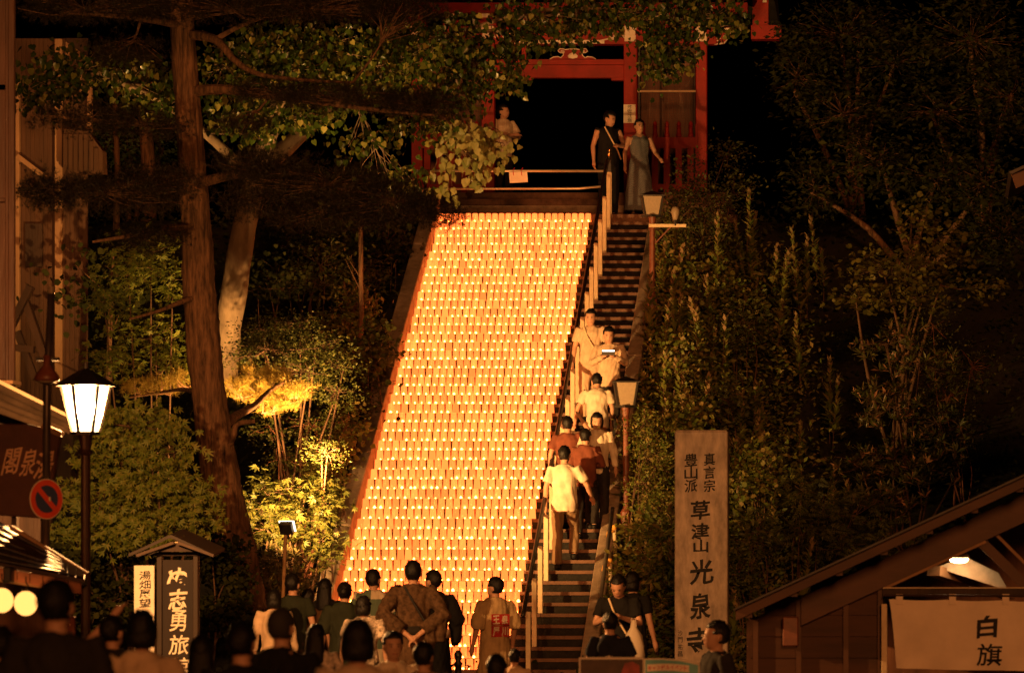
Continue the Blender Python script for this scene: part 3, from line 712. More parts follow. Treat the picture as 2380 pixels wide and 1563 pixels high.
# beige boarded house behind the trees
HY = 58.0
t = thing('boarded_house', 'tall beige boarded house with pale corner posts behind the pine', 'building', (XU(130, HY), HY, ZV(1250, HY)))
W(t, 'wall', MB().poly([(XU(-60, HY), HY + .05, .3), (XU(203, HY), HY + .05, .3), (XU(203, HY), HY + .05, ZV(88, HY)), (XU(-60, HY), HY + .05, ZV(88, HY))], (-1.3, 5, 0)), M_darkwood)
for i in range(17):
    u0 = 30 + i * 10.2; top = 90 if i < 12 else 130 + (i - 12) * 4
    W(t, 'board', MB().box(XU(u0, HY), XU(u0 + 9.7, HY), HY, HY + .046 + R.uniform(-.004, .004), ZV(1000, HY), ZV(top, HY)), M_beigewood)
for u0, u1, v0, v1 in ((37, 48, 900, 190), (130, 147, 900, 92), (205, 216, 330, 140), (188, 194, 230, 132)):
    W(t, 'corner_post', MB().box(XU(u0, HY), XU(u1, HY), HY - .09, HY - .003, ZV(v0, HY), ZV(v1, HY)), M_trim, bevel=.006)
W(t, 'brace', MB().beam(P(40, 362, HY - .14), P(106, 412, HY - .14), .07, .09, (0, -1, 0)), M_trim)
hd = W(t, 'hood', MB().poly([P(148, 300, HY - .3), P(150, 402, HY - .3), P(240, 402, HY - .3), P(238, 350, HY - .3), P(205, 305, HY - .3)], (0, .29, 0)), M_beigewood)
for i in range(7):
    W(t, 'hood_board', MB().beam(P(152 + i * 12, 398, HY - .315), P(152 + i * 12, 312 + max(0, i - 4) * 16, HY - .315), .06, .02, (0, -1, 0)), M_beigewood, hd)
W(t, 'window', MB().box(XU(60, HY), XU(100, HY), HY - .05, HY - .002, ZV(620, HY), ZV(520, HY)), M_darkwood)
W(t, 'gable', MB().poly([P(146, 92, HY + .02), P(146, 200, HY + .02), P(214, 200, HY + .02), P(214, 140, HY + .02)], (0, .02, 0)), M_trim)
# corrugated lean-to roof
CY = 40.5
t = thing('lean_to_roof', 'corrugated metal lean-to roof sloping down behind the lit lamp', 'roof', (XU(60, CY), CY, 0))
M_corr = mat('corrugated', (.07, .045, .03), .5, metal=.3, var=.4, scale=4)
cm = MB(); K = 40
for i in range(K + 1):
    f = i / K; z = .018 * math.sin(f * 26)
    a = P(-40, 872 + f * 78, CY - f * .9); b = P(196 - f * 55, 990 + f * 22, CY - f * .9)
    cm.v += [tuple(a + Vector((0, 0, z))), tuple(b + Vector((0, 0, z)))]
for i in range(K): cm.f.append((2*i, 2*i+1, 2*i+3, 2*i+2)); cm.m.append(0)
W(t, 'sheet', cm, M_corr, smooth=True)
W(t, 'edge_flashing', MB().beam(P(-40, 869, CY), P(196, 988, CY), .05, .06), M_steel)
W(t, 'wall', MB().poly([(XU(-60, CY), CY + .2, 0), (XU(100, CY), CY + .2, 0), (XU(100, CY), CY + .2, ZV(935, CY)), (XU(-60, CY), CY + .2, ZV(905, CY))], (-.8, 2.2, 0)), M_darkwood)
# brown board with three carved characters
DY = 34.5
t = thing('brown_signboard', 'wide brown board with pale characters below the lean-to roof', 'sign', (XU(60, DY), DY, 0))
pts = [P(-30, 985, DY), P(-30, 1195, DY), P(110, 1205, DY), P(140, 1012, DY), P(100, 992, DY), P(60, 985, DY)]
bd = W(t, 'board', MB().poly(pts, (0, .09, 0)), mat('sign_brown', (.062, .020, .011), .7, var=.3, scale=5), bevel=.008)
W(t, 'lit_edge_strip', MB().beam(P(98, 988, DY - .01), P(142, 1009, DY - .01), .05, .045, (0, -1, 0)), M_trim)  # pale strip added to draw the light on the board's top edge
W(t, 'post', MB().box(XU(20, DY), XU(32, DY), DY + .1, DY + .2, 0, ZV(1100, DY)), M_darkwood)
W(t, 'post', MB().box(XU(88, DY), XU(100, DY), DY + .1, DY + .2, 0, ZV(1100, DY)), M_darkwood)
M_pale = mat('pale_letter', (.50, .29, .17), .7, var=.15)
for ch, u, v, w, h in (('閣', 27, 1071, 36, 62), ('泉', 67, 1073, 34, 66), ('湯', 103, 1080, 40, 66)): glyph_uv(ch, u, v, w, h, DY - .004, M_pale, t, .012, slant=.22)
# tiled eave with hanging paper lanterns
EY = 31.5
t = thing('tiled_eave', 'low tiled shop eave with lit soffit above paper lanterns', 'eave', (XU(60, EY), EY, 0))
A, B_ = P(-30, 1195, EY + .8), P(198, 1333, EY + .8); Cc, Dd = P(-30, 1300, EY - .5), P(196, 1345, EY - .5)
W(t, 'roof_deck', MB().poly([Cc, Dd, B_, A], (0, 0, -.03)), M_darkwood)
for r in range(6):
    f0 = r / 6
    for c in range(12):
        g0, g1 = c / 12, (c + .94) / 12
        q = lambda g, f: (A.lerp(B_, g)).lerp(Cc.lerp(Dd, g), f)
        up = Vector((0, -.01, .022))
        p = [q(g0, f0 + .19), q(g1, f0 + .19), q(g1, f0), q(g0, f0)]
        W(t, 'tile', MB().poly([p[0] + up * 1.4, p[1] + up * 1.4, p[2] + up * .4, p[3] + up * .4], (0, 0, -.012)), M_tile)
W(t, 'rake_board', MB().beam(P(25, 1226, EY + .75), P(202, 1335, EY + .75), .05, .05), M_trim)
for i in range(7):
    u = -20 + i * 30
    W(t, 'soffit_board', MB().poly([P(u, 1316 + i * 5, EY - .45), P(u + 1, 1341 + i * 5.5, EY - .3), P(u + 28, 1346 + i * 5.5, EY - .3), P(u + 28, 1321 + i * 5, EY - .45)], (0, .02, 0)), mat('soffit', (.45, .16, .09), .7))
W(t, 'eave_beam', MB().beam(P(-30, 1340, EY - .28), P(180, 1372, EY - .28), .05, .04), M_trim)
W(t, 'back_wall', MB().box(XU(-60, EY + 1), XU(150, EY + 1), EY + 1, EY + 1.1, -.1, ZV(1330, EY + 1)), M_brownwood)
W(t, 'eave_post', MB().box(XU(-14, EY - .2), XU(-8, EY - .2), EY - .25, EY - .18, -.1, ZV(1345, EY)), M_brownwood)
W(t, 'spot_fitting', MB().box(XU(50, EY), XU(86, EY) - .06, EY - .62, EY - .5, ZV(1352, EY), ZV(1316, EY)), M_black, bevel=.01)
M_lan = emit('paper_lantern', (1.0, .42, .10), 2.2)
for (u, v, lab) in ((60, 1401, 'glowing round paper lantern hanging beside the no parking sign pole'), (4, 1394, 'glowing round paper lantern hanging farther in under the tiled eave')):
    Yl = EY - .45; c = P(u, v, Yl)
    t = thing('paper_lantern', lab, 'lantern', c, 0, 'paper lanterns under the tiled eave')
    mb = MB(); prof = []
    for i in range(17):
        a = math.pi * (i / 16 - .5) * .9; prof.append((.092 * math.cos(a) + .002 * (i % 2), .098 * math.sin(a) / math.sin(math.pi * .45)))
    W(t, 'shade', mb.lathe(prof, 18, tuple(c)), M_lan, smooth=True)
    W(t, 'top_ring', MB().lathe([(.035, .098), (.035, .112)], 12, tuple(c)), M_black)
    W(t, 'bottom_ring', MB().lathe([(.035, -.112), (.035, -.098)], 12, tuple(c)), M_black)
    W(t, 'hook', MB().tube([c + Vector((0, 0, .112)), c + Vector((.02, 0, .14)), c + Vector((.0, 0, .17)), c + Vector((0, 0, .215))], .006, 6), M_black)
t = thing('small_brown_sign', 'low brown sign with white characters below the paper lanterns', 'sign', P(115, 1453, 33))
W(t, 'board', MB().box(XU(58, 33), XU(174, 33), 33, 33.05, ZV(1600, 33), ZV(1431, 33)), mat('sign_redbrown', (.16, .05, .03), .6), bevel=.006)
glyph_uv('階', 149, 1457, 30, 34, 32.995, M_white, t, .02)
glyph_uv('二', 80, 1453, 24, 26, 32.995, M_white, t, .03)
# no parking sign on a pole with a dome lamp
NY = 33.0
px = XU(104, NY)
t = thing('no_parking_sign', 'round red and blue no parking sign on a tall grey pole', 'road sign', (px, NY, 0))
W(t, 'pole', MB().tube([(px - .01, NY, -.1), (px + .02, NY, ZV(900, NY)), (px + .055, NY, ZV(667, NY))], [.034, .034, .028], 12), mat('pole_grey', (.10, .075, .06), .3, metal=.6), smooth=True)
W(t, 'pole_cap', MB().lathe([(.03, 0), (.03, .06)], 12, (px + .055, NY, ZV(682, NY))), M_frost)
sc_ = P(108, 1159, NY - .06); rs = .172
Mx = Matrix.Translation(sc_) @ Matrix.Rotation(math.radians(50), 4, 'Z') @ Matrix.Rotation(math.radians(90), 4, 'X')
def disc(r, z0, z1, name, m, n=40):
    o = MB().lathe([(r, z0), (r, z1)], n).build(name, m, t); o.data.transform(Mx); inv(t, o); return o
disc(rs, -.004, .000, 'white_rim', M_white); disc(rs * .955, .001, .003, 'red_disc', mat('sign_red', (.75, .085, .03), .45, var=.1))
disc(rs * .68, .0035, .005, 'blue_disc', mat('sign_blue', (.05, .07, .17), .45, var=.1))
o = MB().beam((-rs * .60, rs * .60, .0065), (rs * .60, -rs * .60, .0065), .045, .002).build('red_bar', MATS['sign_red'], t); o.data.transform(Mx); inv(t, o)
W(t, 'clamp', MB().box(px - .05, px + .06, NY - .05, NY + .04, ZV(1164, NY), ZV(1154, NY)), M_steel)
dm = W(t, 'dome_lamp', MB().lathe([(.10, 0), (.11, .015), (.10, .05), (.06, .10), (.03, .14), (.03, .22)], 16, (px + .03, NY - .05, ZV(886, NY))), M_lampbrown, smooth=True)
W(t, 'dome_glass', MB().lathe([(.02, -.03), (.07, -.012), (.095, -.001)], 16, (px + .03, NY - .05, ZV(886, NY))), M_frost, dm, smooth=True)
W(t, 'bracket', MB().box(px - .07, px + .12, NY - .03, NY + .03, ZV(838, NY), ZV(830, NY)), M_black)

# ------------------------------------------------------------------ inn signboard with its own little roof
IY = 42.0
X = lambda u: XU(u, IY); Z = lambda v: ZV(v, IY)
t = thing('inn_signboard', 'dark wooden inn signboard with white brush characters under a small roof', 'sign', (X(412), IY, 0))
W(t, 'board', MB().box(X(378), X(449), IY, IY + .05, .02, Z(1300)), mat('board_black', (.013, .006, .004), .7, var=.4, stretch=(1, 1, .15)))
for u0, u1 in ((365, 377.5), (449.5, 461)): W(t, 'post', MB().box(X(u0), X(u1), IY - .03, IY + .09, 0, Z(1272)), mat('post_brown', (.022, .010, .005), .6, stretch=(1, 1, .15)), bevel=.005)
W(t, 'crossbar', MB().box(X(335), X(490), IY - .05, IY + .11, Z(1291), Z(1282)), MATS['post_brown'], bevel=.004)
ridge = [(313, 1278), (350, 1262), (405, 1236), (412, 1235), (460, 1257), (507, 1279)]
for k, (a, b) in enumerate(zip(ridge[:-1], ridge[1:])):
    pa, pb = P(*a, IY), P(*b, IY)
    W(t, 'roof_board', MB().poly([pa + Vector((0, -.32, -.07)), pb + Vector((0, -.32, -.07)), pb + Vector((0, .38, 0)), pa + Vector((0, .38, 0))], (0, 0, .035)), MATS['post_brown'])
for a, b in (((318, 1273), (405, 1243)), ((415, 1243), (498, 1273))):
    W(t, 'barge_board', MB().beam(P(*a, IY - .30) + Vector((0, 0, -.08)), P(*b, IY - .30) + Vector((0, 0, -.08)), .03, .085, (0, -1, 0)), mat('barge_brown', (.06, .03, .017), .6))
W(t, 'gable_panel', MB().poly([P(345, 1281, IY - .22), P(478, 1281, IY - .22), P(412, 1256, IY - .22)], (0, .03, 0)), M_darkwood)
W(t, 'gable_edge', MB().tube([P(345, 1281, IY - .25), P(410, 1259, IY - .25), P(476, 1281, IY - .25)], .008, 6), M_cream)
for ch, u, v, w, h in (('ぬ', 414, 1340, 50, 44), ('志', 413, 1392, 42, 48), ('勇', 414, 1441, 38, 50), ('旅', 416, 1497, 46, 46), ('館', 416, 1548, 46, 44)): glyph_uv(ch, u, v, w, h, IY - .004, M_white, t, .03 if ch in 'ぬ志' else .008, slant=.08)
t = thing('bath_board', 'narrow white board with black writing fixed beside the inn signboard', 'sign', (X(337), IY - .05, .3))
W(t, 'board', MB().box(X(314), X(361), IY - .06, IY - .035, .3, Z(1313)), M_white, bevel=.004)
for ch, v in (('湯', 1336), ('畑', 1357.5), ('展', 1379), ('望', 1400), ('風', 1472), ('呂', 1494)): glyph_uv(ch, 337, v, 27, 20, IY - .064, M_ink, t, .012)

# ------------------------------------------------------------------ bath house on the right
RY = 38.0
X = lambda u: XU(u, RY); Z = lambda v: ZV(v, RY)
t = thing('bath_house', 'dark timber bath house with wide gable roof and lit porch', 'building', (X(2100), RY + 2, -.45))
sl = lambda u: 1438 - (u - 1712) * 0.4625       # lower edge of the barge board
def para(u0, u1, dv0, dv1, y, d, name, m, parent=None):
    return W(t, name, MB().poly([P(u0, sl(u0) + dv0, y), P(u1, sl(u1) + dv0, y), P(u1, sl(u1) + dv1, y), P(u0, sl(u0) + dv1, y)], (0, d, 0)), m, parent)
M_fascia = mat('fascia_brown', (.085, .034, .017), .55, var=.35, scale=4, stretch=(.3, 1, 1))
M_soff = mat('porch_soffit', (.26, .17, .11), .7, var=.25, scale=5)
para(1710, 2700, 2, -24, RY - .9, .06, 'barge_board', M_fascia)
W(t, 'roof_sheet', MB().poly([P(1704, sl(1704) - 23, RY - 1.0), P(2720, sl(2720) - 23, RY - 1.0), P(2720, sl(2720) - 28, RY - 1.0), P(1704, sl(1704) - 28, RY - 1.0)], (0, 7, 0)), M_tile)
W(t, 'roof_soffit', MB().poly([P(1716, sl(1716) - 14, RY - .84), P(2700, sl(2700) - 14, RY - .84), P(2700, sl(2700) - 22, RY - .84), P(1716, sl(1716) - 22, RY - .84)], (0, .8, 0)), M_darkwood)
para(1862, 2700, 84, 18, RY - .06, .10, 'gable_beam', M_fascia)
for i in range(9):
    u = 1740 + i * 105
    W(t, 'purlin_end', MB().beam(P(u, sl(u) - 2, RY - .83), P(u, sl(u) - 2, RY + .2), .07, .09), M_fascia)
# boarded side wall with battens
W(t, 'wall', MB().poly([(X(1735), RY + .08, -.45), (X(2048), RY + .08, -.45), P(2048, sl(2048) + 15, RY + .08), P(1735, sl(1735) + 15, RY + .08)], (0, .08, 0)), mat('wall_boards', (.06, .022, .010), .65, var=.4, scale=4, stretch=(.2, 1, 1.5)))
for i in range(12):
    z = -.42 + i * .21
    uu = max(1742, 1735 + (i * .21 - 1.6) / .00195 if i > 7 else 1742)
    if uu < 2030: W(t, 'siding_board', MB().box(X(uu), X(2046), RY + .055, RY + .078, z, z + .195), MATS['wall_boards'])
for u in (1750, 1850, 1960, 2040): W(t, 'batten', MB().box(X(u), X(u + 12), RY, RY + .053, -.45, Z(sl(u) + 18)), M_fascia)
W(t, 'meter_box', MB().box(X(1820), X(1856), RY - .1, RY - .002, Z(1500), Z(1432)), M_lampbrown, bevel=.01)
W(t, 'door_post', MB().box(X(2049), X(2062), RY - .12, RY - .04, -.45, Z(1402)), M_cream, bevel=.004)
W(t, 'tie_beam', MB().box(X(2052), X(2760), RY - .05, RY + .08, Z(1384), Z(1364)), M_darkwood)
W(t, 'tie_beam_edge', MB().box(X(2052), X(2760), RY - .06, RY - .051, Z(1366), Z(1363.5)), M_cream)
W(t, 'bargeboard_inner', MB().beam(P(2058, 1362, RY - .03), P(2290, 1255, RY - .03), .05, .035, (0, -1, 0)), M_trim)
W(t, 'brace', MB().beam(P(2268, 1246, RY + .1), P(2420, 1395, RY + .1), .10, .20, (0, -1, 0)), M_fascia)
W(t, 'brace_edge', MB().beam(P(2300, 1226, RY + .05), P(2420, 1345, RY + .05), .03, .03, (0, -1, 0)), M_trim)
W(t, 'window_frame', MB().beam(P(2300, 1228, RY + .02), P(2400, 1185, RY + .02), .03, .03, (0, -1, 0)), M_trim)
# porch ceiling: ribbed boards running back
for i in range(16):
    u = 2066 + i * 40
    W(t, 'ceiling_board', MB().poly([P(u, sl(u) + 44, RY + .12), P(u + 38, sl(u + 38) + 44, RY + .12), P(u + 38, sl(u + 38) + 40, RY + .12), P(u, sl(u) + 40, RY + .12)], (0, 3.6, 0)), M_soff)
W(t, 'porch_back_wall', MB().poly([(X(2055), RY + 3.6, -.45), (X(2800), RY + 3.6, -.45), P(2800, sl(2800) + 44, RY + 3.6), P(2055, sl(2055) + 44, RY + 3.6)], (0, .05, 0)), M_brownwood)
W(t, 'porch_beam', MB().beam(P(2170, 1325, RY + .5), P(2345, 1380, RY + 2.2), .14, .10), M_trim)
W(t, 'plaster_gusset', MB().poly([P(2178, 1318, RY + .62), P(2345, 1372, RY + .62), P(2320, 1330, RY + .62), P(2262, 1302, RY + .62), P(2240, 1290, RY + .62)], (0, .05, 0)), mat('plaster', (.6, .47, .33), .8))
l = thing('porch_lamp', 'small glowing disc lamp on the sloping porch ceiling', 'lamp', P(2229, 1300, RY + .35))
c = P(2229, 1297, RY + .35)
W(l, 'shade', MB().lathe([(.11, .004), (.10, .03), (.045, .09), (.04, .14)], 16, tuple(c)), M_cream, smooth=True)
W(l, 'bulb', MB().lathe([(.01, -.045), (.075, -.035), (.095, -.008), (.09, .003)], 16, tuple(c)), emit('porch_bulb', (1.0, .60, .28), 38), smooth=True)
# noren
n = thing('noren_curtain', 'wide cream shop curtain with two black characters across the porch', 'curtain', P(2220, 1390, RY - .16))
nm = MB(); NU, NV = 70, 26; yn = RY - .16
def nor(u, f):
    top = 1391 + 10 * abs(math.sin((u - 2076) / 124 * math.pi)) * .25 + (u - 2076) * .012
    bot = 1552 + (u - 2076) * .02
    uu = u + (18 * (f ** .7) if u < 2110 else 0) * (2110 - u) / 45 if u < 2110 else u
    d = .065 * math.sin((u - 2076) * .024 + f * 4.2) * f + .02 * math.sin((u - 2076) * .045 - f * 5) * f * f
    return P(uu, top + (bot - top) * f, yn) + Vector((0, -d - .01, 0))
for j in range(NV + 1):
    for i in range(NU + 1): nm.v.append(tuple(nor(2066 + i * 8, j / NV)))
for j in range(NV):
    for i in range(NU):
        a = j * (NU + 1) + i; nm.f.append((a, a + NU + 1, a + NU + 2, a + 1)); nm.m.append(0)
W(n, 'cloth', nm, M_cloth_noren, smooth=True)
for i in range(6): W(n, 'loop', MB().box(X(2083 + i * 123) , X(2099 + i * 123), yn - .025, yn - .012, Z(1403), Z(1379)), M_cloth_noren)
W(n, 'rod', MB().tube([P(2055, 1382, yn - .02), P(2760, 1386, yn - .02)], .012, 8), M_darkwood)
def drape(q):
    Yq = yn; u = UP + q[0] * F / Yq; v = VH - (q[2] - EYE) * F / Yq
    f = (v - 1391 - (u - 2076) * .012) / (161 + (u - 2076) * .008); d = .065 * math.sin((u - 2076) * .024 + f * 4.2) * f + .02 * math.sin((u - 2076) * .045 - f * 5) * f * f
    return (q[0], yn - d - .024, q[2])
for ch, u, v, w, h in (('白', 2294, 1455, 46, 52), ('旗', 2300, 1520, 58, 52)): glyph_uv(ch, u, v, w, h, yn, M_ink, n, .03 if ch == '白' else .009, slant=.06, warp=drape)
# roof corner of another house at the edge
t = thing('house_roof', 'brown roof corner of a neighbouring house above the shrubs', 'roof', P(2372, 400, 44))
W(t, 'fascia', MB().poly([P(2350, 402, 44), P(2362, 437, 44), P(2470, 392, 44), P(2470, 345, 44)], (0, .1, 0)), M_fascia)
W(t, 'roof_sheet', MB().poly([P(2344, 400, 43.9), P(2352, 404, 43.9), P(2480, 345, 43.9), P(2480, 338, 43.9)], (0, 3, 0)), M_tile)
W(t, 'wall', MB().box(XU(2440, 45), XU(2900, 45), 45.2, 48, -.45, ZV(415, 45)), M_darkwood)

# ------------------------------------------------------------------ event boards and chain post
t = thing('photo_board', 'white framed photograph board leaning beside the teal event board', 'board', P(1420, 1800, 31))
X = lambda u: XU(u, 31); Z = lambda v: ZV(v, 31)
W(t, 'frame', MB().box(X(1345), X(1497), 31, 31.03, Z(1700), Z(1526)), M_white, bevel=.003)
W(t, 'photo', MB().box(X(1350), X(1494), 30.99, 30.999, Z(1696), Z(1531)), mat('photo_print', (.06, .03, .02), .4, var=.8, scale=4))
W(t, 'photo_figure', MB().poly([P(1430, 1700, 30.985), P(1490, 1700, 30.985), P(1486, 1545, 30.985), P(1470, 1536, 30.985), P(1452, 1540, 30.985), P(1440, 1575, 30.985)], (0, .003, 0)), mat('photo_red', (.30, .04, .03), .4, var=.7, scale=9))
W(t, 'leg', MB().box(X(1360), X(1366), 31.04, 31.1, -.02, Z(1690)), M_black); W(t, 'leg', MB().box(X(1480), X(1486), 31.04, 31.1, -.02, Z(1690)), M_black)
t = thing('event_board', 'teal event board with red katakana on a curved white banner', 'board', P(1560, 1800, 31.2))
W(t, 'panel', MB().poly([P(1497, 1529, 31.2), P(1497, 1720, 31.2), P(1626, 1720, 31.2), P(1626, 1541, 31.2), P(1580, 1531, 31.2), P(1540, 1528.5, 31.2)], (0, .03, 0)), M_white, bevel=.003)
W(t, 'teal_sheet', MB().poly([P(1500, 1532, 31.19), P(1500, 1716, 31.19), P(1623, 1716, 31.19), P(1623, 1544, 31.19), P(1580, 1534.5, 31.19), P(1540, 1531.5, 31.19)], (0, .006, 0)), mat('teal_print', (.13, .36, .38), .5, var=.3, scale=3))
arc = lambda k: (1509 + k * 10.5, 1551 - 7 * math.sin(k / 8.4 * math.pi * .62) + k * .9)
bn = [P(arc(k)[0] - 5 + (k == 9) * 3, arc(k)[1] + 8, 31.182) for k in range(10)] + [P(arc(k)[0] - 5 + (k == 9) * 3, arc(k)[1] - 8, 31.182) for k in reversed(range(10))]
W(t, 'banner', MB().poly(bn, (0, .004, 0)), M_white)
M_redp = mat('red_print', (.5, .04, .03), .5)
for k, ch in enumerate('キャンドルイベント'):
    small = ch == 'ャ'
    glyph_uv(ch, arc(k)[0] + 1, arc(k)[1] + (1.5 if small else 0) , 6.5 if small else 8.4, 7 if small else 10, 31.178, M_redp, t, .03)
W(t, 'leg', MB().box(XU(1510, 31.2), XU(1516, 31.2), 31.24, 31.3, -.02, ZV(1716, 31.2)), M_black); W(t, 'leg', MB().box(XU(1606, 31.2), XU(1612, 31.2), 31.24, 31.3, -.3, ZV(1716, 31.2)), M_black)
CYp = 46.0
c = P(1065, 1600, CYp); c.z = 0
t = thing('chain_post', 'turned black iron chain post in front of the lowest cups', 'bollard', c)
o = MB().lathe([(.07, 0), (.07, .05), (.045, .08), (.04, .3), (.052, .32), (.038, .36), (.042, .55), (.055, .57), (.03, .60), (.048, .65), (.048, .69), (.02, .73)], 14).build('shaft', M_black, t, smooth=True)
o = MB().tube([(0, 0, .58), (-.35, 0, .42), (-.7, 0, .36), (-1.05, 0, .42), (-1.4, 0, .58)], .014, 6).build('chain', M_black, t, smooth=True)
# ------------------------------------------------------------------ trees and shrubs
def PP(lst, Y): return [P(u, v, Y if len(q) == 0 else q[0]) for (u, v, *q) in lst]
rad = lambda ws, Y: [w * Y / F / 2 for w in ws]
# the big pine
Yp = 50.0
stems = [
 (PP([(560, 1420), (545, 1290), (527, 1190), (505, 1060), (486, 930), (472, 790), (462, 660), (457, 540), (447, 400), (437, 250), (426, 100), (418, -80)], Yp), rad([118, 104, 90, 84, 78, 78, 74, 70, 62, 58, 54, 46], Yp)),
 (PP([(445, 212), (520, 208, 49.6), (640, 224, 49), (760, 240, 48.5), (900, 258, 48.2), (1010, 268, 48)], Yp), rad([26, 22, 17, 13, 9, 5], Yp)),
 (PP([(435, 80), (500, 92, 49.6), (545, 140, 49.3), (600, 172, 49), (700, 186, 48.7), (820, 192, 48.4)], Yp), rad([24, 20, 14, 11, 8, 5], Yp)),
 (PP([(500, 92, 49.6), (560, 60, 49.4), (640, 30, 49)], Yp), rad([14, 10, 6], Yp)),
 (PP([(460, 690), (420, 702, 49.6), (370, 722, 49.3), (300, 742, 49)], Yp), rad([16, 12, 8, 4], Yp)),
 (PP([(452, 530), (380, 530, 49.4), (300, 548, 48.8), (215, 562, 48.4)], Yp), rad([20, 14, 10, 5], Yp)),
 (PP([(450, 430), (560, 405, 49), (700, 420, 48.3), (860, 452, 47.8), (1010, 490, 47.6)], Yp), rad([26, 19, 14, 10, 6], Yp)),
 (PP([(448, 410), (360, 420, 49), (240, 440, 48), (110, 452, 47.5)], Yp), rad([24, 17, 12, 6], Yp)),
 (PP([(440, 300), (340, 290, 49), (220, 280, 48.4), (90, 268, 48)], Yp), rad([18, 13, 9, 5], Yp)),
 (PP([(424, 60), (300, 40, 49), (160, 30, 48.5)], Yp), rad([18, 12, 7], Yp)),
 (PP([(520, 990), (545, 968, 50.6), (590, 942, 51.6), (630, 905, 52.6), (680, 880, 52.8)], Yp), rad([24, 20, 15, 9, 5], Yp)),
 (PP([(528, 1045), (543, 1010, 49.8), (552, 985, 49.8), (592, 978, 49.8)], Yp), rad([16, 14, 12, 9], Yp)),
 (PP([(492, 920), (430, 905, 51.3), (370, 912, 52.2), (290, 925, 52.4)], Yp), rad([14, 10, 7, 4], Yp))]
pads = [(250, 452, 47.6, 215, 42, .6, 1.5), (360, 415, 48, 110, 30, .5, .7), (120, 440, 47.5, 85, 38, .4, .6),
 (600, 385, 48.2, 120, 34, .5, 1), (760, 425, 47.8, 200, 42, .6, 1.5), (900, 470, 47.7, 150, 44, .5, 1.2), (620, 470, 48.3, 130, 40, .5, .9), (1000, 500, 47.6, 80, 24, .35, .5), (780, 510, 48, 150, 24, .4, .8),
 (640, 212, 48.9, 120, 18, .4, .5), (800, 228, 48.4, 180, 24, .5, 1.1), (980, 240, 48.1, 110, 24, .4, .7),
 (520, 14, 48.8, 240, 36, .6, 1.3), (760, 16, 48.6, 230, 32, .6, 1.2), (200, 14, 48.5, 200, 36, .6, 1.2), (940, 20, 48.4, 100, 30, .5, .6),
 (330, 290, 48.9, 110, 34, .5, .7), (190, 276, 48.3, 110, 30, .5, .7), (300, 120, 49.3, 110, 30, .5, .5), (560, 290, 48.8, 80, 18, .3, .3), (330, 550, 48.9, 100, 18, .4, .4)]
pine = plant('pine_tree', 'tall leaning pine with dark layered needles and rough bark by the inn signboard', 'tree', P(560, 1640, Yp), stems, pads, 'needle', L_pine, .095, 85, 13, .07, 'out', M_bark, jit=.06, nside=32, ridge=.085)
litpads = [(585, 862, 53.2, 40, 14, .25, .35), (640, 868, 53.1, 40, 14, .25, .35), (625, 940, 52.8, 60, 16, .25, .4), (610, 890, 53.0, 85, 26, .35, 1), (655, 915, 52.9, 60, 28, .3, .8), (560, 905, 52.9, 50, 24, .3, .5), (690, 905, 52.9, 36, 20, .25, .4), (370, 895, 52.4, 80, 20, .3, .7), (430, 880, 52.4, 40, 20, .25, .3)]
lp, lcs = [], [MB(), MB()]
for pi, pad in enumerate(litpads):
    lc = lcs[pi > 6]
    c, cc, pts = clumps(pad[:6], int(44 * pad[6]), 11, .036); lp.append(pts)
    for q in cc[::2]:
        s0 = Vector(c) + Vector((R.uniform(-.1, .1), -.05, -.12)); lc.tube([s0, (s0 + Vector(q)) / 2 + Vector((0, 0, -.03)), Vector(q)], [.009, .007, .004], 4, caps=False)
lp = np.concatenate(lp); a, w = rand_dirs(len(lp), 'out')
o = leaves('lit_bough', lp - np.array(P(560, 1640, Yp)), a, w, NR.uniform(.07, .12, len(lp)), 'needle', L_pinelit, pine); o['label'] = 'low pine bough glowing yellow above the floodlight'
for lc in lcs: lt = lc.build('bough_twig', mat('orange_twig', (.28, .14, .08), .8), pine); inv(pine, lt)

# pale barked broadleaf tree, drooping heart-shaped leaves reaching over the stairs
Yb = 56.0
stems = [(PP([(520, 900), (527, 790), (543, 680), (562, 560), (590, 430), (628, 300), (660, 180), (690, 40)], Yb), rad([66, 62, 62, 58, 50, 42, 34, 26], Yb)),
 (PP([(600, 400), (680, 330, 56.3), (740, 270, 56.6), (820, 190, 57.5), (930, 120, 59), (1060, 80, 60.5), (1180, 70, 61)], Yb), rad([44, 40, 32, 24, 18, 12, 7], Yb)),
 (PP([(930, 120, 59), (1000, 190, 60), (1060, 260, 60.4), (1090, 330, 60.6), (1100, 390, 60.5)], Yb), rad([14, 11, 9, 7, 4], Yb)),
 (PP([(1060, 80, 60.5), (1220, 30, 61), (1380, 20, 61.5), (1540, 40, 62), (1640, 60, 62)], Yb), rad([12, 10, 8, 6, 4], Yb)),
 (PP([(590, 420), (500, 330, 55.5), (380, 240, 55), (230, 170, 54)], Yb), rad([30, 22, 16, 8], Yb)),
 (PP([(650, 210), (560, 130, 55.5), (480, 90, 55)], Yb), rad([20, 12, 6], Yb))]
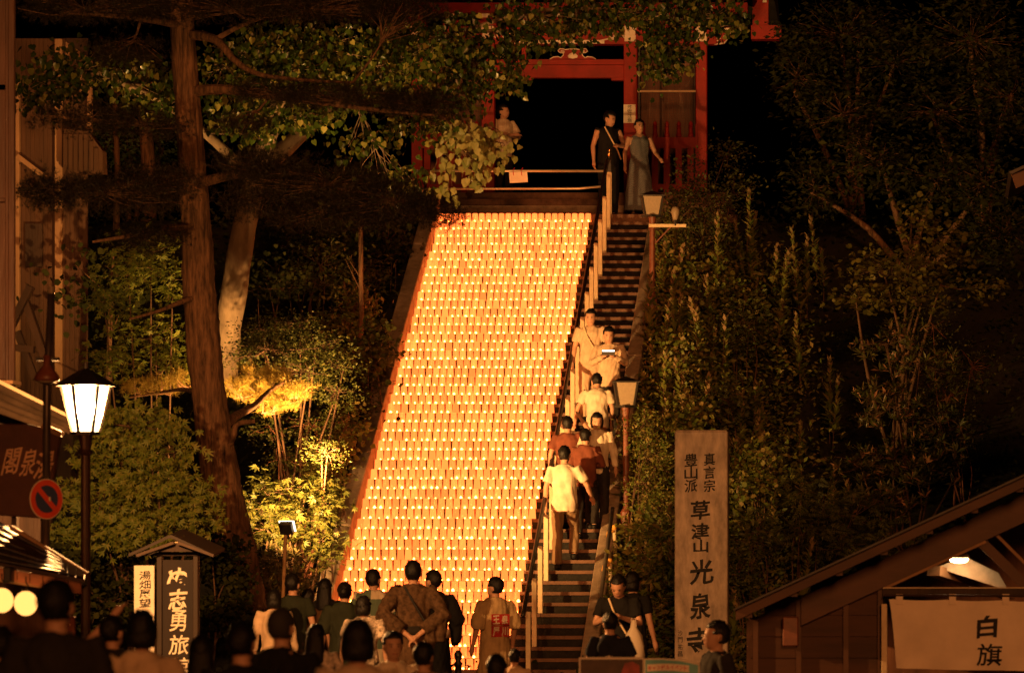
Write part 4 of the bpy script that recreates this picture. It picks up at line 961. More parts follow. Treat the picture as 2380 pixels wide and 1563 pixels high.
pads = [(600, 120, 55.3, 110, 60, .8, 1), (740, 110, 56, 140, 60, .8, 1.4), (880, 150, 57.5, 120, 70, .8, 1.3), (660, 175, 55.5, 130, 50, .7, 1), (800, 210, 56.5, 130, 40, .7, 1), (520, 180, 55, 60, 60, .6, .5),
 (560, 265, 54.6, 80, 40, .6, .6), (690, 280, 55, 100, 30, .6, .5), (590, 300, 54, 24, 22, .2, .15), (960, 110, 59.5, 90, 60, .8, 1), (1060, 100, 60.5, 95, 60, .8, 1.1), (1110, 170, 60.8, 70, 60, .7, .9), (1030, 210, 60.2, 80, 60, .7, .8), (1180, 140, 61, 24, 70, .4, .45),
 (960, 300, 60, 90, 30, .6, .5), (1250, 45, 61, 120, 44, .7, 1.0), (1400, 30, 61.5, 130, 40, .7, 1.0), (1560, 40, 62, 110, 44, .7, 1.0), (1340, 78, 61.2, 40, 18, .4, .14), (1240, 90, 61, 26, 22, .4, .2),
 (1550, 110, 62, 70, 50, .5, .7), (1530, 165, 62, 45, 26, .4, .3), (1660, 30, 62, 70, 34, .5, .5), (1700, 60, 62, 24, 24, .3, .15),
 (300, 190, 54.6, 110, 50, .7, .7), (160, 160, 53.8, 90, 60, .6, .7), (90, 215, 53.6, 50, 50, .5, .35), (380, 250, 55, 80, 40, .6, .4), (850, 330, 58, 60, 30, .5, .25), (900, 420, 58, 90, 50, .5, .4)]
base = P(520, 905, Yb)
broad = plant('broadleaf_tree', 'pale barked tree with drooping heart shaped leaves reaching over the stairs', 'tree', base, stems, pads, 'heart', L_heart, .092, 54, 11, .125, 'hang', M_birch, twig=.006, jit=.08, nside=12)
# the bright hanging spray in front of the gate: each large leaf its own piece
TPh = TP['heart']; lm = bpy.data.meshes.new('leaf'); lm.from_pydata([tuple(v) for v in TPh[0]], [], TPh[1])
lm.materials.append(leafmat('heart_leaf_lit', [(.13, .15, .04), (.22, .21, .07), (.30, .26, .10)], .35, .38)); lm.update()  # lighter heart leaf copy, light on the spray put into its colour
cnt = 0
spray = MB()
for pad, n in (((1045, 300, 60.2, 60, 22, .3), 60), ((1090, 335, 60.3, 60, 34, .35), 80), ((1140, 330, 60.4, 45, 36, .3), 52), ((1085, 390, 60.3, 40, 40, .3), 44), ((1165, 370, 60.4, 30, 30, .25), 22), ((1050, 435, 60.3, 26, 24, .2), 16), ((1030, 395, 60.3, 24, 24, .2), 14)):
    c, cc, pts = clumps(pad, max(4, n // 4), 4, .10); root = Vector(c) + Vector((-.1, .05, .28))
    for q in cc: spray.tube([root, (root + Vector(q)) / 2 + Vector((.04, -.02, .06)), Vector(q)], [.008, .006, .003], 4, caps=False)
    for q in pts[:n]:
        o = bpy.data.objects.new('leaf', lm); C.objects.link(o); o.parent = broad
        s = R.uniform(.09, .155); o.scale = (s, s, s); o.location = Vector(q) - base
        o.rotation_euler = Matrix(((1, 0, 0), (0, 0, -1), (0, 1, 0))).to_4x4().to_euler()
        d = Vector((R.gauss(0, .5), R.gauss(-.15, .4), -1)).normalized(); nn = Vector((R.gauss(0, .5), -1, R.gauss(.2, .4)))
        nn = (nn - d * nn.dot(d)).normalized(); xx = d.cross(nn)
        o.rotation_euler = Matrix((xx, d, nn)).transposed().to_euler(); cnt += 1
sp_ = spray.build('spray_twigs', M_twig, broad); inv(broad, sp_)

def shrub(name, label, cat, u, v, Y, nst, pads, tmpl, m, size, nclump, nleaf, sig, mode='flat', bark=None, group=None, w=.02, twig=.005):
    b = P(u, v, Y); gz = ground_h(b.x, b.y); b = Vector((b.x, b.y, gz)); stems = []
    for k in range(nst):
        pd = pads[k % len(pads)]; e = P(pd[0] + R.uniform(-.3, .3) * pd[3], pd[1] + R.uniform(-.2, .3) * pd[4], pd[2])
        s = b + Vector((R.uniform(-.15, .15), R.uniform(-.1, .1), -.05)); md = s.lerp(e, .5) + Vector((R.uniform(-.15, .15), R.uniform(-.1, .1), R.uniform(0, .15)))
        stems.append(([s, md, e], [w, w * .75, w * .35]))
    return plant(name, label, cat, b, stems, pads, tmpl, m, size, nclump, nleaf, sig, mode, bark or M_twig, group, twig, 'foliage', 'stems', .1, 6)
shrub('maple_tree', 'green maple with fine pointed leaves between the lit lamp and pine', 'tree', 330, 1500, 46, 8,
 [(330, 985, 46, 100, 40, .8, 1), (270, 1060, 45.5, 80, 60, .8, 1.2), (400, 1050, 46, 80, 60, .8, 1.2), (250, 1150, 45.5, 100, 55, .8, 1.3), (360, 1150, 45.3, 110, 60, .8, 1.5), (440, 1180, 45.5, 60, 70, .6, 1), (240, 1240, 45.2, 90, 40, .7, 1), (330, 1240, 45, 90, 40, .7, 1.1), (160, 1260, 45, 60, 40, .6, .5), (210, 960, 46, 40, 30, .4, .3), (220, 1000, 44, 26, 24, .3, .2)],
 'maple', L_maple, .08, 27, 14, .085, 'face', w=.03)
shrub('maple_tree', 'yellow lit maple spreading layered leaves behind the floodlight', 'tree', 660, 1480, 52.5, 6,
 [(640, 1140, 52.6, 80, 24, .5, 1), (720, 1150, 52.8, 60, 28, .5, .9), (610, 1180, 52.4, 60, 26, .5, .8), (690, 1200, 52.6, 90, 24, .5, 1.1), (760, 1180, 52.9, 30, 40, .4, .5), (620, 1230, 52.3, 60, 22, .4, .7), (730, 1250, 52.6, 60, 26, .4, .8), (760, 1290, 52.6, 30, 24, .4, .4)],
 'maple', L_maplelit, .10, 19, 10, .10, 'flat', w=.025)
shrub('maple_tree', 'thin dim maple sapling left of the pine trunk', 'tree', 380, 1000, 53, 5,
 [(290, 640, 52.6, 70, 50, .6, .8), (250, 700, 52.6, 50, 40, .5, .6), (350, 620, 52.4, 70, 40, .5, .7), (400, 660, 52.5, 40, 50, .5, .5), (340, 780, 52.8, 90, 50, .6, 1), (270, 830, 52.8, 60, 50, .6, .8), (390, 850, 53, 60, 40, .6, .7), (320, 570, 52.4, 90, 30, .5, .6)],
 'maple', L_maple, .085, 30, 10, .11, 'flat', w=.022)
shrub('azalea_bush', 'broad small leaved bush on the slope behind the pine', 'shrub', 680, 1010, 54.5, 7,
 [(600, 760, 54.6, 60, 28, .5, .8), (680, 750, 55, 60, 24, .5, .8), (640, 810, 54.3, 110, 32, .6, 1.4), (740, 800, 55, 80, 30, .6, 1), (790, 850, 55, 50, 34, .6, .7), (700, 860, 54.4, 110, 30, .6, 1.3), (780, 910, 54.8, 60, 34, .5, .8), (560, 830, 54, 40, 30, .5, .5)],
 'oval', L_shrub, .05, 44, 18, .075, 'out', w=.025)
shrub('azalea_bush', 'bare stemmed bush with brown twigs under the lit pine bough', 'shrub', 690, 1280, 54.7, 9,
 [(630, 1000, 54.7, 60, 28, .4, .6), (720, 990, 55.0, 70, 30, .5, .8), (760, 1050, 52, 50, 40, .5, .7), (640, 1070, 54.6, 60, 30, .5, .5), (720, 1080, 54.7, 70, 30, .5, .7), (800, 980, 55.6, 40, 50, .5, .6)],
 'oval', L_shrub, .055, 36, 14, .08, 'out', mat('red_twig', (.20, .075, .04), .8), w=.022)
shrub('rhododendron', 'pale long leaved shrub brightly lit at the foot of the floodlight', 'shrub', 640, 1520, 51.6, 6,
 [(610, 1300, 51.6, 34, 26, .3, .6), (660, 1300, 51.8, 40, 26, .3, .7), (620, 1350, 51.5, 44, 34, .35, .9), (680, 1350, 51.7, 40, 34, .35, .8), (640, 1390, 51.5, 60, 30, .35, .8), (700, 1400, 51.6, 30, 30, .3, .4)],
 'whorl', L_pale, .13, 22, 3, .06, 'up', w=.015)
shrub('bush', 'dim leafy bush behind the inn signboard', 'shrub', 480, 1560, 47, 6,
 [(300, 1320, 46, 120, 50, .6, 1.2), (480, 1290, 47.5, 40, 60, .5, .6), (540, 1320, 48, 50, 70, .5, .9), (250, 1400, 45, 80, 60, .6, .9), (520, 1420, 47.5, 60, 50, .5, .8), (130, 1310, 44, 80, 50, .5, .8)],
 'round', L_dark, .07, 46, 16, .09, 'out', w=.02)
# undergrowth up the left slope, one shrub after another
SL = ['shrub crowding the left stair kerb just above mid height','shrub under the overhanging leaves by the stair top','shrub around the foot of the slim dark trunk','oval leaved shrub halfway up the left kerb','round leaved dark shrub right of the azalea bush','weedy shrub beside the kerb above the lit maple','dim shrub on the slope behind the pale trunk','dark shrub between pine trunk and slim trunk','shrub touching the kerb right behind the lit maple','shrub by the landing below the gate fence','shrub on the bank under the dark pine layer','shrub below the hanging leaf spray']
for i, (u, v, Y, ru, rv) in enumerate(((860, 640, 62.6, 60, 50), (900, 560, 63.6, 60, 50), (820, 720, 61, 60, 55), (870, 800, 59, 50, 60), (830, 900, 57.4, 55, 60), (800, 1000, 56, 55, 60), (740, 620, 61.5, 80, 60), (640, 640, 60, 80, 50), (760, 1090, 54.6, 40, 50), (930, 480, 65, 60, 40), (700, 540, 63, 100, 50), (800, 560, 64, 80, 50))):
    lab = SL[i]
    shrub('slope_shrub', lab, 'shrub', u, v + rv * 1.4, Y, 4, [(u, v, Y, ru, rv, .5, 1), (u - 20, v + rv * .6, Y - .2, ru, rv * .6, .4, .7)], ('oval', 'round')[i % 2], (L_shrub, L_dark, L_weed)[i % 3], (.09, .075)[i % 2], 40, 12, .10, 'out', group='undergrowth shrubs left of the stairs', w=.014)
for (u0, v0, u1, v1, Y, w, lab) in ((832, 760, 838, 520, 60, 12, 'slim dark trunk on the slope above the bushes'), (700, 1180, 698, 960, 57, 11, 'slim brown trunk rising behind the lit maple'), (232, 900, 255, 760, 57, 14, 'pale slim trunk leaning in the shade beside the boarded house'), (270, 420, 268, 250, 66, 14, 'black trunk before the distant lit leaves'), (345, 420, 335, 250, 67, 34, 'thick black trunk before the distant lit leaves')):
    b = P(u0, v0, Y); b.z = min(b.z, ground_h(b.x, b.y)) - .05; e = P(u1, v1, Y)
    t = thing('slim_tree', lab, 'tree', b); r0 = w * Y / F / 2
    mb = MB().tube([Vector((0, 0, 0)), (e - b) * .5 + Vector((.03, 0, 0)), e - b, (e - b) * 1.35], [r0 * 1.2, r0, r0 * .9, r0 * .5], 9, jit=.15)
    for k in range(5):
        s = (e - b) * R.uniform(.6, 1.3); d = Vector((R.uniform(-.6, .6), R.uniform(-.4, .4), R.uniform(.1, .5))); mb.tube([s, s + d * .5, s + d], [r0 * .3, r0 * .2, r0 * .1], 5)
    mb.build('trunk', M_bark, t, smooth=True)
    pc = np.array((e - b) * 1.2) + NR.normal(size=(260, 3)) * np.array([.5, .35, .3]); a, w_ = rand_dirs(260, 'hang')
    leaves('crown', pc, a, w_, NR.uniform(.07, .13, 260), 'round', L_dark, t)
shrub('distant_tree', 'distant tree behind the pine trunk with light painted into its green leaves', 'tree', 300, 700, 72, 4,
 [(250, 330, 72, 40, 50, .6, .8), (300, 350, 72.5, 70, 50, .6, 1.2), (370, 340, 72, 40, 60, .6, .8), (340, 380, 72, 80, 30, .6, .8)], 'oval', leafmat('far_leaf_lit', [(.06, .12, .03), (.12, .22, .07), (.2, .3, .14)], .4), .10, 40, 10, .12, 'flat', w=.05)  # leaf colours brightened in place of an unseen light
# right of the stairs
shrub('hedge_shrub', 'small leaved shrub growing over the right stair kerb below the lamp', 'shrub', 1475, 1290, 55.6, 8,
 [(1491, 990, 56.2, 34, 34, .3, .7), (1506, 1050, 56, 40, 40, .35, .9), (1496, 1120, 55.8, 40, 40, .35, .9), (1500, 1000, 56.3, 50, 50, .4, .9), (1520, 1090, 56, 50, 60, .4, 1.1), (1516, 1190, 55.6, 46, 40, .35, .9), (1530, 1180, 55.6, 40, 50, .35, .9)],
 'oval', L_weed, .055, 34, 15, .075, 'out', w=.014)
shrub('broad_weed', 'leafy shrub with long pointed leaves left of the granite pillar', 'shrub', 1520, 1400, 53.4, 7,
 [(1496, 1230, 54, 40, 36, .3, .7), (1530, 1250, 53.8, 40, 40, .3, .8), (1500, 1310, 53.4, 50, 40, .35, 1), (1545, 1340, 53.2, 30, 50, .3, .8), (1496, 1350, 53.2, 40, 40, .3, .7), (1530, 1420, 52.8, 40, 40, .3, .7), (1560, 1460, 52.6, 30, 40, .3, .5)],
 'oval', L_weed, .13, 26, 9, .08, 'out', w=.012)
shrub('evergreen_bush', 'dense green bush beside the gate fence and upper lamp', 'shrub', 1630, 640, 63.6, 6,
 [(1610, 420, 64, 40, 60, .5, .9), (1580, 500, 63.4, 50, 60, .5, 1.1), (1650, 470, 64, 50, 60, .5, 1), (1690, 360, 65, 36, 40, .5, .5), (1640, 560, 63, 70, 60, .5, 1.3), (1710, 450, 64.4, 50, 60, .5, .8)],
 'oval', L_shrub, .075, 42, 14, .10, 'out', w=.02)
shrub('round_leaf_tree', 'olive round leaved tree standing out from the dark right slope', 'tree', 2090, 900, 59, 6,
 [(2080, 640, 58.6, 110, 40, .7, 1.4), (2000, 690, 58.4, 60, 30, .5, .7), (2130, 690, 58.6, 80, 36, .6, .9), (2160, 560, 59.4, 70, 50, .6, .9), (2210, 620, 59.4, 60, 40, .5, .7), (2130, 510, 59.6, 60, 40, .5, .5), (2300, 670, 59, 50, 26, .4, .35), (2040, 600, 58.8, 50, 24, .4, .4)],
 'round', leafmat('olive_leaf', [(.075, .075, .012), (.13, .115, .022), (.17, .14, .03)], .35), .085, 32, 11, .10, 'flat', w=.035)
shrub('rhododendron', 'wild rhododendron with upright pinkish leaf whorls above the bath house roof', 'shrub', 2110, 1260, 56.4, 9,
 [(2070, 800, 57.4, 80, 50, .5, .8), (2150, 850, 57.4, 80, 50, .5, .9), (2060, 940, 57, 90, 60, .5, 1.1), (2170, 980, 57, 90, 60, .5, 1.1), (2010, 1080, 56.6, 90, 50, .5, 1), (2110, 1090, 56.6, 100, 50, .5, 1.2), (2220, 1070, 56.8, 60, 60, .5, .7), (2060, 1170, 56, 110, 34, .5, .9)],
 'whorl', L_rhodo, .15, 30, 3, .08, 'up', w=.02)
shrub('twiggy_bush', 'reddish fine twigged bush among the rhododendron leaves', 'shrub', 2230, 1150, 57.4, 6,
 [(2200, 930, 57.8, 70, 60, .5, 1), (2240, 1010, 57.8, 60, 60, .5, 1), (2170, 760, 58, 60, 40, .5, .5), (2260, 850, 58, 50, 60, .5, .7)], 'oval', L_shrub, .05, 44, 14, .09, 'out', mat('red_twig', (.2, .075, .04)), w=.012)
shrub('fern_bush', 'feathery fronds on the slope right of the granite pillar', 'shrub', 1880, 1380, 54.5, 7,
 [(1870, 1140, 55, 40, 50, .4, .6), (1920, 1180, 54.8, 70, 60, .5, 1), (1990, 1200, 54.6, 80, 50, .5, 1), (1870, 1250, 54.4, 60, 50, .4, .9), (1960, 1270, 54.2, 100, 34, .5, 1), (2080, 1240, 54.4, 90, 34, .5, .8)], 'frond', L_shrub, .22, 22, 5, .12, 'flat', w=.012)
for i, (pads_, lab, u, Y) in enumerate(((
 [(1960, 80, 67, 160, 80, 1, 1.4), (1860, 170, 66.5, 80, 90, .8, .8), (2080, 150, 67, 150, 90, 1, 1.2), (1950, 260, 66.5, 120, 70, .9, 1)], 'black crowned tree standing right of the gate', 1990, 68), (
 [(2260, 90, 65, 150, 100, 1, 1.4), (2340, 230, 64.5, 90, 100, .9, 1), (2200, 260, 65, 130, 80, .9, 1)], 'tall black tree above the neighbouring roof corner', 2280, 66), (
 [(2030, 380, 64, 120, 70, .8, 1), (2180, 420, 63.6, 120, 70, .8, 1), (1900, 430, 64.4, 80, 70, .7, .7), (2320, 540, 62, 80, 70, .7, .8), (2290, 420, 63, 90, 60, .8, .8)], 'low dark tree mass on the slope behind the olive tree', 2120, 64.6))):
    shrub('forest_tree', lab, 'tree', u, 560, Y, 5, pads_, 'oval', L_dark, .13, 60, 22, .16, 'flat', M_bark, 'dark trees on the right slope', w=.07, twig=.008)
for i, (u, v, Y, ru, rv, lab) in enumerate(((1650, 660, 62, 60, 60, 'leafy bush right of the upper lamp arm'), (1730, 760, 60.6, 60, 60, 'climbing leaf patch among the weed stalks'), (1590, 830, 59.4, 50, 70, 'thicket beside the upper lamp post foot'), (1690, 930, 58, 60, 60, 'dark thicket above the granite pillar'), (1770, 1090, 56, 60, 70, 'pale leaved bush right of the granite pillar'), (1760, 1230, 54.6, 60, 60, 'herb thicket at the right edge of the granite pillar'), (1600, 960, 57.2, 50, 50, 'bush behind the lower lamp and above the pillar'), (1720, 1330, 53.6, 50, 60, 'undergrowth between the pillar and bath house eave'))):
    shrub('thicket', lab, 'shrub', u, v + rv * 1.4, Y, 5, [(u, v, Y, ru, rv, .5, 1), (u - 20, v + rv * .6, Y - .2, ru, rv * .6, .4, .7)], ('round', 'oval')[i % 2], (L_weed, L_shrub)[i % 2], (.075, .10)[i % 2], 34, 11, .10, 'out', group='thickets right of the stairs', w=.014)
# tall weeds
def weed_mesh(seed, H):
    r = random.Random(seed); mb = MB(); mb.tube([(0, 0, -.05), (r.uniform(-.05, .05), r.uniform(-.05, .05), H * .5), (r.uniform(-.09, .09), r.uniform(-.09, .09), H)], [.007, .006, .003], 5)
    e = mb.v[-1]; sx, sy = e[0], e[1]; T, Fc = TP['oval']; k = 0
    n = int(H * 40)
    for i in range(n):
        z = H * (.22 + .78 * i / n); f = (z / H); L = (.17 * (1 - f) + .07) * r.uniform(.7, 1.3); th = i * 2.4 + r.uniform(-.4, .4); el = r.uniform(.1, .9) + .5 * f
        d = Vector((math.cos(th) * math.cos(el), math.sin(th) * math.cos(el), math.sin(el))); q = d.cross(Vector((0, 0, 1))).normalized(); nn = q.cross(d)
        o = Vector((sx * f * f, sy * f * f, z)); mb.add([o + q * (t[0] * L) + d * (t[1] * L) + nn * (t[2] * L) for t in T], Fc, 1)
    for i in range(14):
        th = i * 2.4; e_ = r.uniform(.35, .9); d = Vector((math.cos(th) * e_, math.sin(th) * e_, 1)).normalized(); q = d.cross(Vector((0, 0, 1))).normalized(); L = r.uniform(.06, .11)
        o = Vector((sx, sy, H - .015 * i)); mb.add([o + q * (t[0] * L) + d * (t[1] * L) for t in T], Fc, 2)
    me = bpy.data.meshes.new('stalk'); me.from_pydata(mb.v, [], mb.f)
    for m in (M_twig, L_weed, leafmat('weed_tip', [(.20, .14, .06), (.34, .22, .11)], .3)): me.materials.append(m)
    me.polygons.foreach_set('material_index', mb.m); me.update(); return me
WM = [weed_mesh(i, .75 + .13 * i) for i in range(7)]
nW = 0
for i in range(420):
    y = R.uniform(53.2, 64.5); x = R.uniform(-4.7, -1.4)
    u = UP + x * F / y
    if R.random() < sm(1560, 1980, u) * .85 or u > 1960: continue
    if 1400 < u < 1560 and y < 56.6 and R.random() < .6: continue
    nW += 1
    if nW > 100: break
    o = bpy.data.objects.new('tall_weed', WM[i % 7]); C.objects.link(o)
    o.location = (x, y, ground_h(x, y)); s = R.uniform(.8, 1.35); o.scale = (s, s, s); o.rotation_euler = (R.uniform(-.12, .12), R.uniform(-.12, .12), R.uniform(0, 6.3))
    tag(o, 'tall leafy weed stalk with pale tip on the slope beside the stairs', 'weed', 'tall weeds right of the stairs')
for i in range(46):
    y = R.uniform(53.5, 64.5); x = R.uniform(-10.3, -9.0); nW += 1
    o = bpy.data.objects.new('tall_weed', WM[i % 7]); C.objects.link(o)
    o.location = (x, y, ground_h(x, y)); s = R.uniform(.6, 1.0); o.scale = (s, s, s); o.rotation_euler = (R.uniform(-.15, .15), R.uniform(-.15, .15), R.uniform(0, 6.3))
    tag(o, 'leafy weed stalk on the bank outside the left stair kerb', 'weed', 'weeds left of the stairs')
# low ground cover over both slopes
pts = []
while len(pts) < 15000:
    x = R.uniform(-15, 1.5); y = R.uniform(50.5, 67.5)
    if XL - .3 < x < XR + .27 and y > Y0 - .4: continue
    pts.append((x, y, ground_h(x, y) + abs(R.gauss(0, .16))))
pts = np.array(pts); a, w = rand_dirs(len(pts), 'out')
o = leaves('ground_cover', pts, a, w, NR.uniform(.06, .16, len(pts)), 'oval', L_dark); tag(o, 'low dark leafy ground cover on both slopes beside the stairs', 'ground cover', kind='stuff')
pts = []
while len(pts) < 24000:
    y = R.uniform(52.6, 64.5); x = R.uniform(-4.75, -1.2)
    if R.random() < sm(1600, 1980, UP + x * F / y) or math.sin(x * 4.1 + 1) * math.sin(y * 2.3) + math.sin(x * 9 + y * 5) * .5 > R.uniform(-.2, 1.2): continue
    pts.append((x, y, ground_h(x, y) + R.uniform(.05, 1.15) * R.random() + .05))
pts = np.array(pts); a, w = rand_dirs(len(pts), 'out')
o = leaves('wild_herbs', pts, a, w, NR.uniform(.05, .13, len(pts)), 'oval', L_weed); tag(o, 'tangle of wild herbs between the weeds right of the stairs', 'herbs', kind='stuff')
# ------------------------------------------------------------------ people
REM = []
def rem(o, voxel, smooth=4):
    m = o.modifiers.new('remesh', 'REMESH'); m.mode = 'VOXEL'; m.voxel_size = voxel; m.use_smooth_shade = True
    s = o.modifiers.new('smooth', 'SMOOTH'); s.factor = .5; s.iterations = smooth; REM.append(o)
def cloth(name, c, var=.2, scale=7, c2=None, pattern=None):
    m = mat('cloth_' + name, c, .85, var=var, scale=scale, bump=.35, bscale=14, spec=.15, col2=c2)
    if pattern and 'pat' not in m.keys():
        m['pat'] = 1; n, l = m.node_tree.nodes, m.node_tree.links
        ck = n.new('ShaderNodeTexChecker'); ck.inputs['Scale'].default_value = pattern[0]
        ck.inputs['Color1'].default_value = (*c, 1); ck.inputs['Color2'].default_value = (*pattern[1], 1)
        tc = n.new('ShaderNodeTexCoord'); l.new(tc.outputs['Object'], ck.inputs['Vector']); l.new(ck.outputs[0], n['Principled BSDF'].inputs['Base Color'])
    return m
ARMS = {'down': ((.25, .03, 1.13), (.27, -.05, .88)), 'behind': ((.31, .13, 1.15), (.045, .19, .93)), 'phone': ((.25, -.10, 1.15), (.08, -.32, 1.24)),
        'crossed': ((.27, -.08, 1.14), (-.07, -.21, 1.17)), 'raised': ((.34, -.16, 1.44), (.16, -.32, 1.70)), 'reach': ((.31, -.10, 1.16), (.50, -.28, 1.13)), 'hang': ((.24, .0, 1.13), (.24, -.14, .90)),
        'hold': ((.26, -.06, 1.14), (.05, -.26, 1.12)), 'side': ((.29, .02, 1.14), (.30, -.2, 1.02)), 'rail': ((.30, -.08, 1.16), (.33, -.28, 1.0))}
def person(label, u, vtop, Y, H=None, gz=0.0, face=180, arms=('down', 'down'), top=None, bottom=None, style='tee', hair='short', lean=0, headyaw=0, nod=0, legs='stand', shoes=M_ink, fx=False, x=None, group=None, obi=None, voxel=.016, extra=None):
    zt = ZV(vtop, Y); H = H or (zt - gz); s = H / 1.72
    X0 = XU(u, Y) if x is None else x
    t = thing('person', label, 'person', (X0, Y, gz), math.radians(face), group)
    cl, sl_ = math.cos(math.radians(lean)), math.sin(math.radians(lean))
    def U(p):
        x_, y_, z_ = p; z_ -= .93
        return Vector((x_, y_ * cl - z_ * sl_, z_ * cl + y_ * sl_ + .93)) * s
    Lw = lambda p: Vector(p) * s
    hy, hn = math.radians(headyaw), -math.radians(nod)
    hm = Matrix.Rotation(hy, 3, 'Z') @ Matrix.Rotation(hn, 3, 'X')
    nk = Vector((0, .005, 1.50))
    Hd = lambda p: U(nk + hm @ (Vector(p) - nk) - Vector((0, 0, .028)))
    def ell(mb, fn, secs, n=14):
        k = len(mb.v)
        for (cx, cy, cz, rx, ry) in secs:
            for j in range(n):
                a = 2 * math.pi * j / n; mb.v.append(tuple(fn((cx + rx * math.cos(a), cy + ry * math.sin(a), cz))))
        for i in range(len(secs) - 1):
            for j in range(n):
                a = k + i*n + j; b = k + i*n + (j+1) % n; mb.f.append((a, b, b+n, a+n)); mb.m.append(0)
        mb.f.append(tuple(k + j for j in reversed(range(n)))); mb.m.append(0); e = k + (len(secs)-1)*n; mb.f.append(tuple(e + j for j in range(n))); mb.m.append(0)
    B = MB()
    ell(B, U, [(0, .01, .84, .14, .09), (0, .01, .93, .155, .105), (0, 0, 1.05, .13, .09), (0, 0, 1.2, .145, .10), (0, .005, 1.33, .165, .10), (0, .01, 1.41, .13, .075), (0, .012, 1.45, .055, .05)])
    B.tube([U((0, .015, 1.40)), Hd((0, .005, 1.53))], [.056 * s, .05 * s], 12)
    ell(B, Hd, [(0, -.035, 1.492, .024, .03), (0, -.03, 1.505, .045, .055), (0, -.018, 1.535, .062, .082), (0, -.008, 1.575, .071, .094), (0, -.002, 1.615, .075, .099), (0, .004, 1.66, .070, .092), (0, .008, 1.695, .05, .062), (0, .01, 1.712, .015, .02)], 18)
    ell(B, Hd, [(0, -.10, 1.567, .013, .014), (0, -.112, 1.572, .015, .013), (0, -.102, 1.585, .009, .012), (0, -.092, 1.61, .006, .01)], 8)
    for e in (-1, 1): ell(B, Hd, [(e * .077, .012, 1.562, .006, .008), (e * .081, .012, 1.575, .009, .016), (e * .084, .015, 1.605, .008, .019), (e * .078, .014, 1.617, .004, .01)], 8)
    A = []
    for sd, nm in zip((-1, 1), arms):
        (ex, ey, ez), (wx, wy, wz) = ARMS[nm]
        sh, el, wr = U((sd * .175, .01, 1.385)), U((sd * ex, ey, ez)), U((sd * wx, wy, wz)); A.append((sh, el, wr))
        B.tube([sh, sh.lerp(el, .45), el, el.lerp(wr, .35), wr], [.052 * s, .045 * s, .038 * s, .038 * s, .026 * s], 10)
        d = (wr - el).normalized(); q = d.cross(Vector((0, 0, 1)) if abs(d.z) < .9 else Vector((0, 1, 0))).normalized(); n2 = q.cross(d)
        if nm in ('down', 'hang'): q, n2 = Vector((0, 1, 0)), Vector((sd, 0, 0))
        cp = wr + d * .05 * s
        B.tube([wr - d * .01 * s, wr + d * .03 * s, wr + d * .085 * s], [.024 * s, .034 * s, .033 * s], 8)
        for fi, L in enumerate((.072, .082, .076, .058)):
            o = wr + d * .083 * s + q * ((fi - 1.5) * .019 * s); c = -n2 if nm != 'down' else -Vector((sd, 0, 0))
            B.tube([o - d * .02 * s, o + d * L * .5 * s + c * .004 * s, o + (d * L * .8 + c * L * .45) * s], [.0095 * s, .009 * s, .007 * s], 6)
        o = wr + d * .03 * s - q * .03 * s; B.tube([wr + d * .02 * s - q * .012 * s, o + d * .012 * s - q * .012 * s, o + d * .05 * s - q * .018 * s], [.013 * s, .011 * s, .008 * s], 6)
    Lg = []
    for sd in (-1, 1):
        if legs == 'climb' and sd == -1: kn, an = (sd * .10, -.22, .62), (sd * .10, -.17, .22)
        elif legs == 'descend' and sd == 1: kn, an = (sd * .10, -.14, .50), (sd * .10, -.05, .10)
        elif legs == 'crouch': kn, an = (sd * .14, -.36, .62), (sd * .12, -.12, .30)
        else: kn, an = (sd * .10, -.02, .48), (sd * .105, .02, .075)
        hp, kn, an = Lw((sd * .088, .01, .90)), Lw(kn), Lw(an); Lg.append((hp, kn, an))
        B.tube([hp, hp.lerp(kn, .5), kn, kn.lerp(an, .35), an], [.085 * s, .07 * s, .052 * s, .053 * s, .036 * s], 10)
        B.tube([an + Vector((0, .03, -.02)) * s, an + Vector((0, -.06, -.045)) * s, an + Vector((0, -.16, -.055)) * s], [.038 * s, .036 * s, .026 * s], 8)
    b = B.build('body', M_skin, t); rem(b, voxel * .8)
    # clothes
    def solid(name, mb, m, vx=voxel, sm_n=5): o = mb.build(name, m, t); rem(o, vx, sm_n); return o
    S = MB(); g = .018
    if style in ('tee', 'tank', 'long'):
        ell(S, U, [(0, .01, .80, .178, .128), (0, .01, .93, .180, .128), (0, 0, 1.06, .165, .118), (0, 0, 1.2, .172, .124), (0, .005, 1.33, .185, .12), (0, .01, 1.405, .15, .09), (0, .012, 1.45, .078, .068)])
        for (sh, el, wr) in A:
            if style == 'tee': S.tube([sh.lerp(el, -.12), sh.lerp(el, .25), sh.lerp(el, .72)], [.062 * s, .07 * s, .074 * s], 12)
            elif style == 'long': S.tube([sh.lerp(el, -.12), sh.lerp(el, .4), el, el.lerp(wr, .5), el.lerp(wr, .92)], [.062 * s, .062 * s, .054 * s, .05 * s, .042 * s], 12)
            else: S.tube([sh.lerp(el, -.12), sh.lerp(el, .08)], [.055 * s, .055 * s], 10)
    elif style in ('yukata', 'haori', 'happi'):
        hem = {'yukata': .10, 'haori': .62, 'happi': .55}[style]
        ell(S, U, [(0, .01, hem, .23, .19), (0, .01, .70, .205, .16), (0, .01, .93, .192, .142), (0, 0, 1.06, .178, .128), (0, 0, 1.2, .186, .134), (0, .005, 1.33, .20, .13), (0, .01, 1.41, .165, .10), (0, .012, 1.46, .085, .075)])
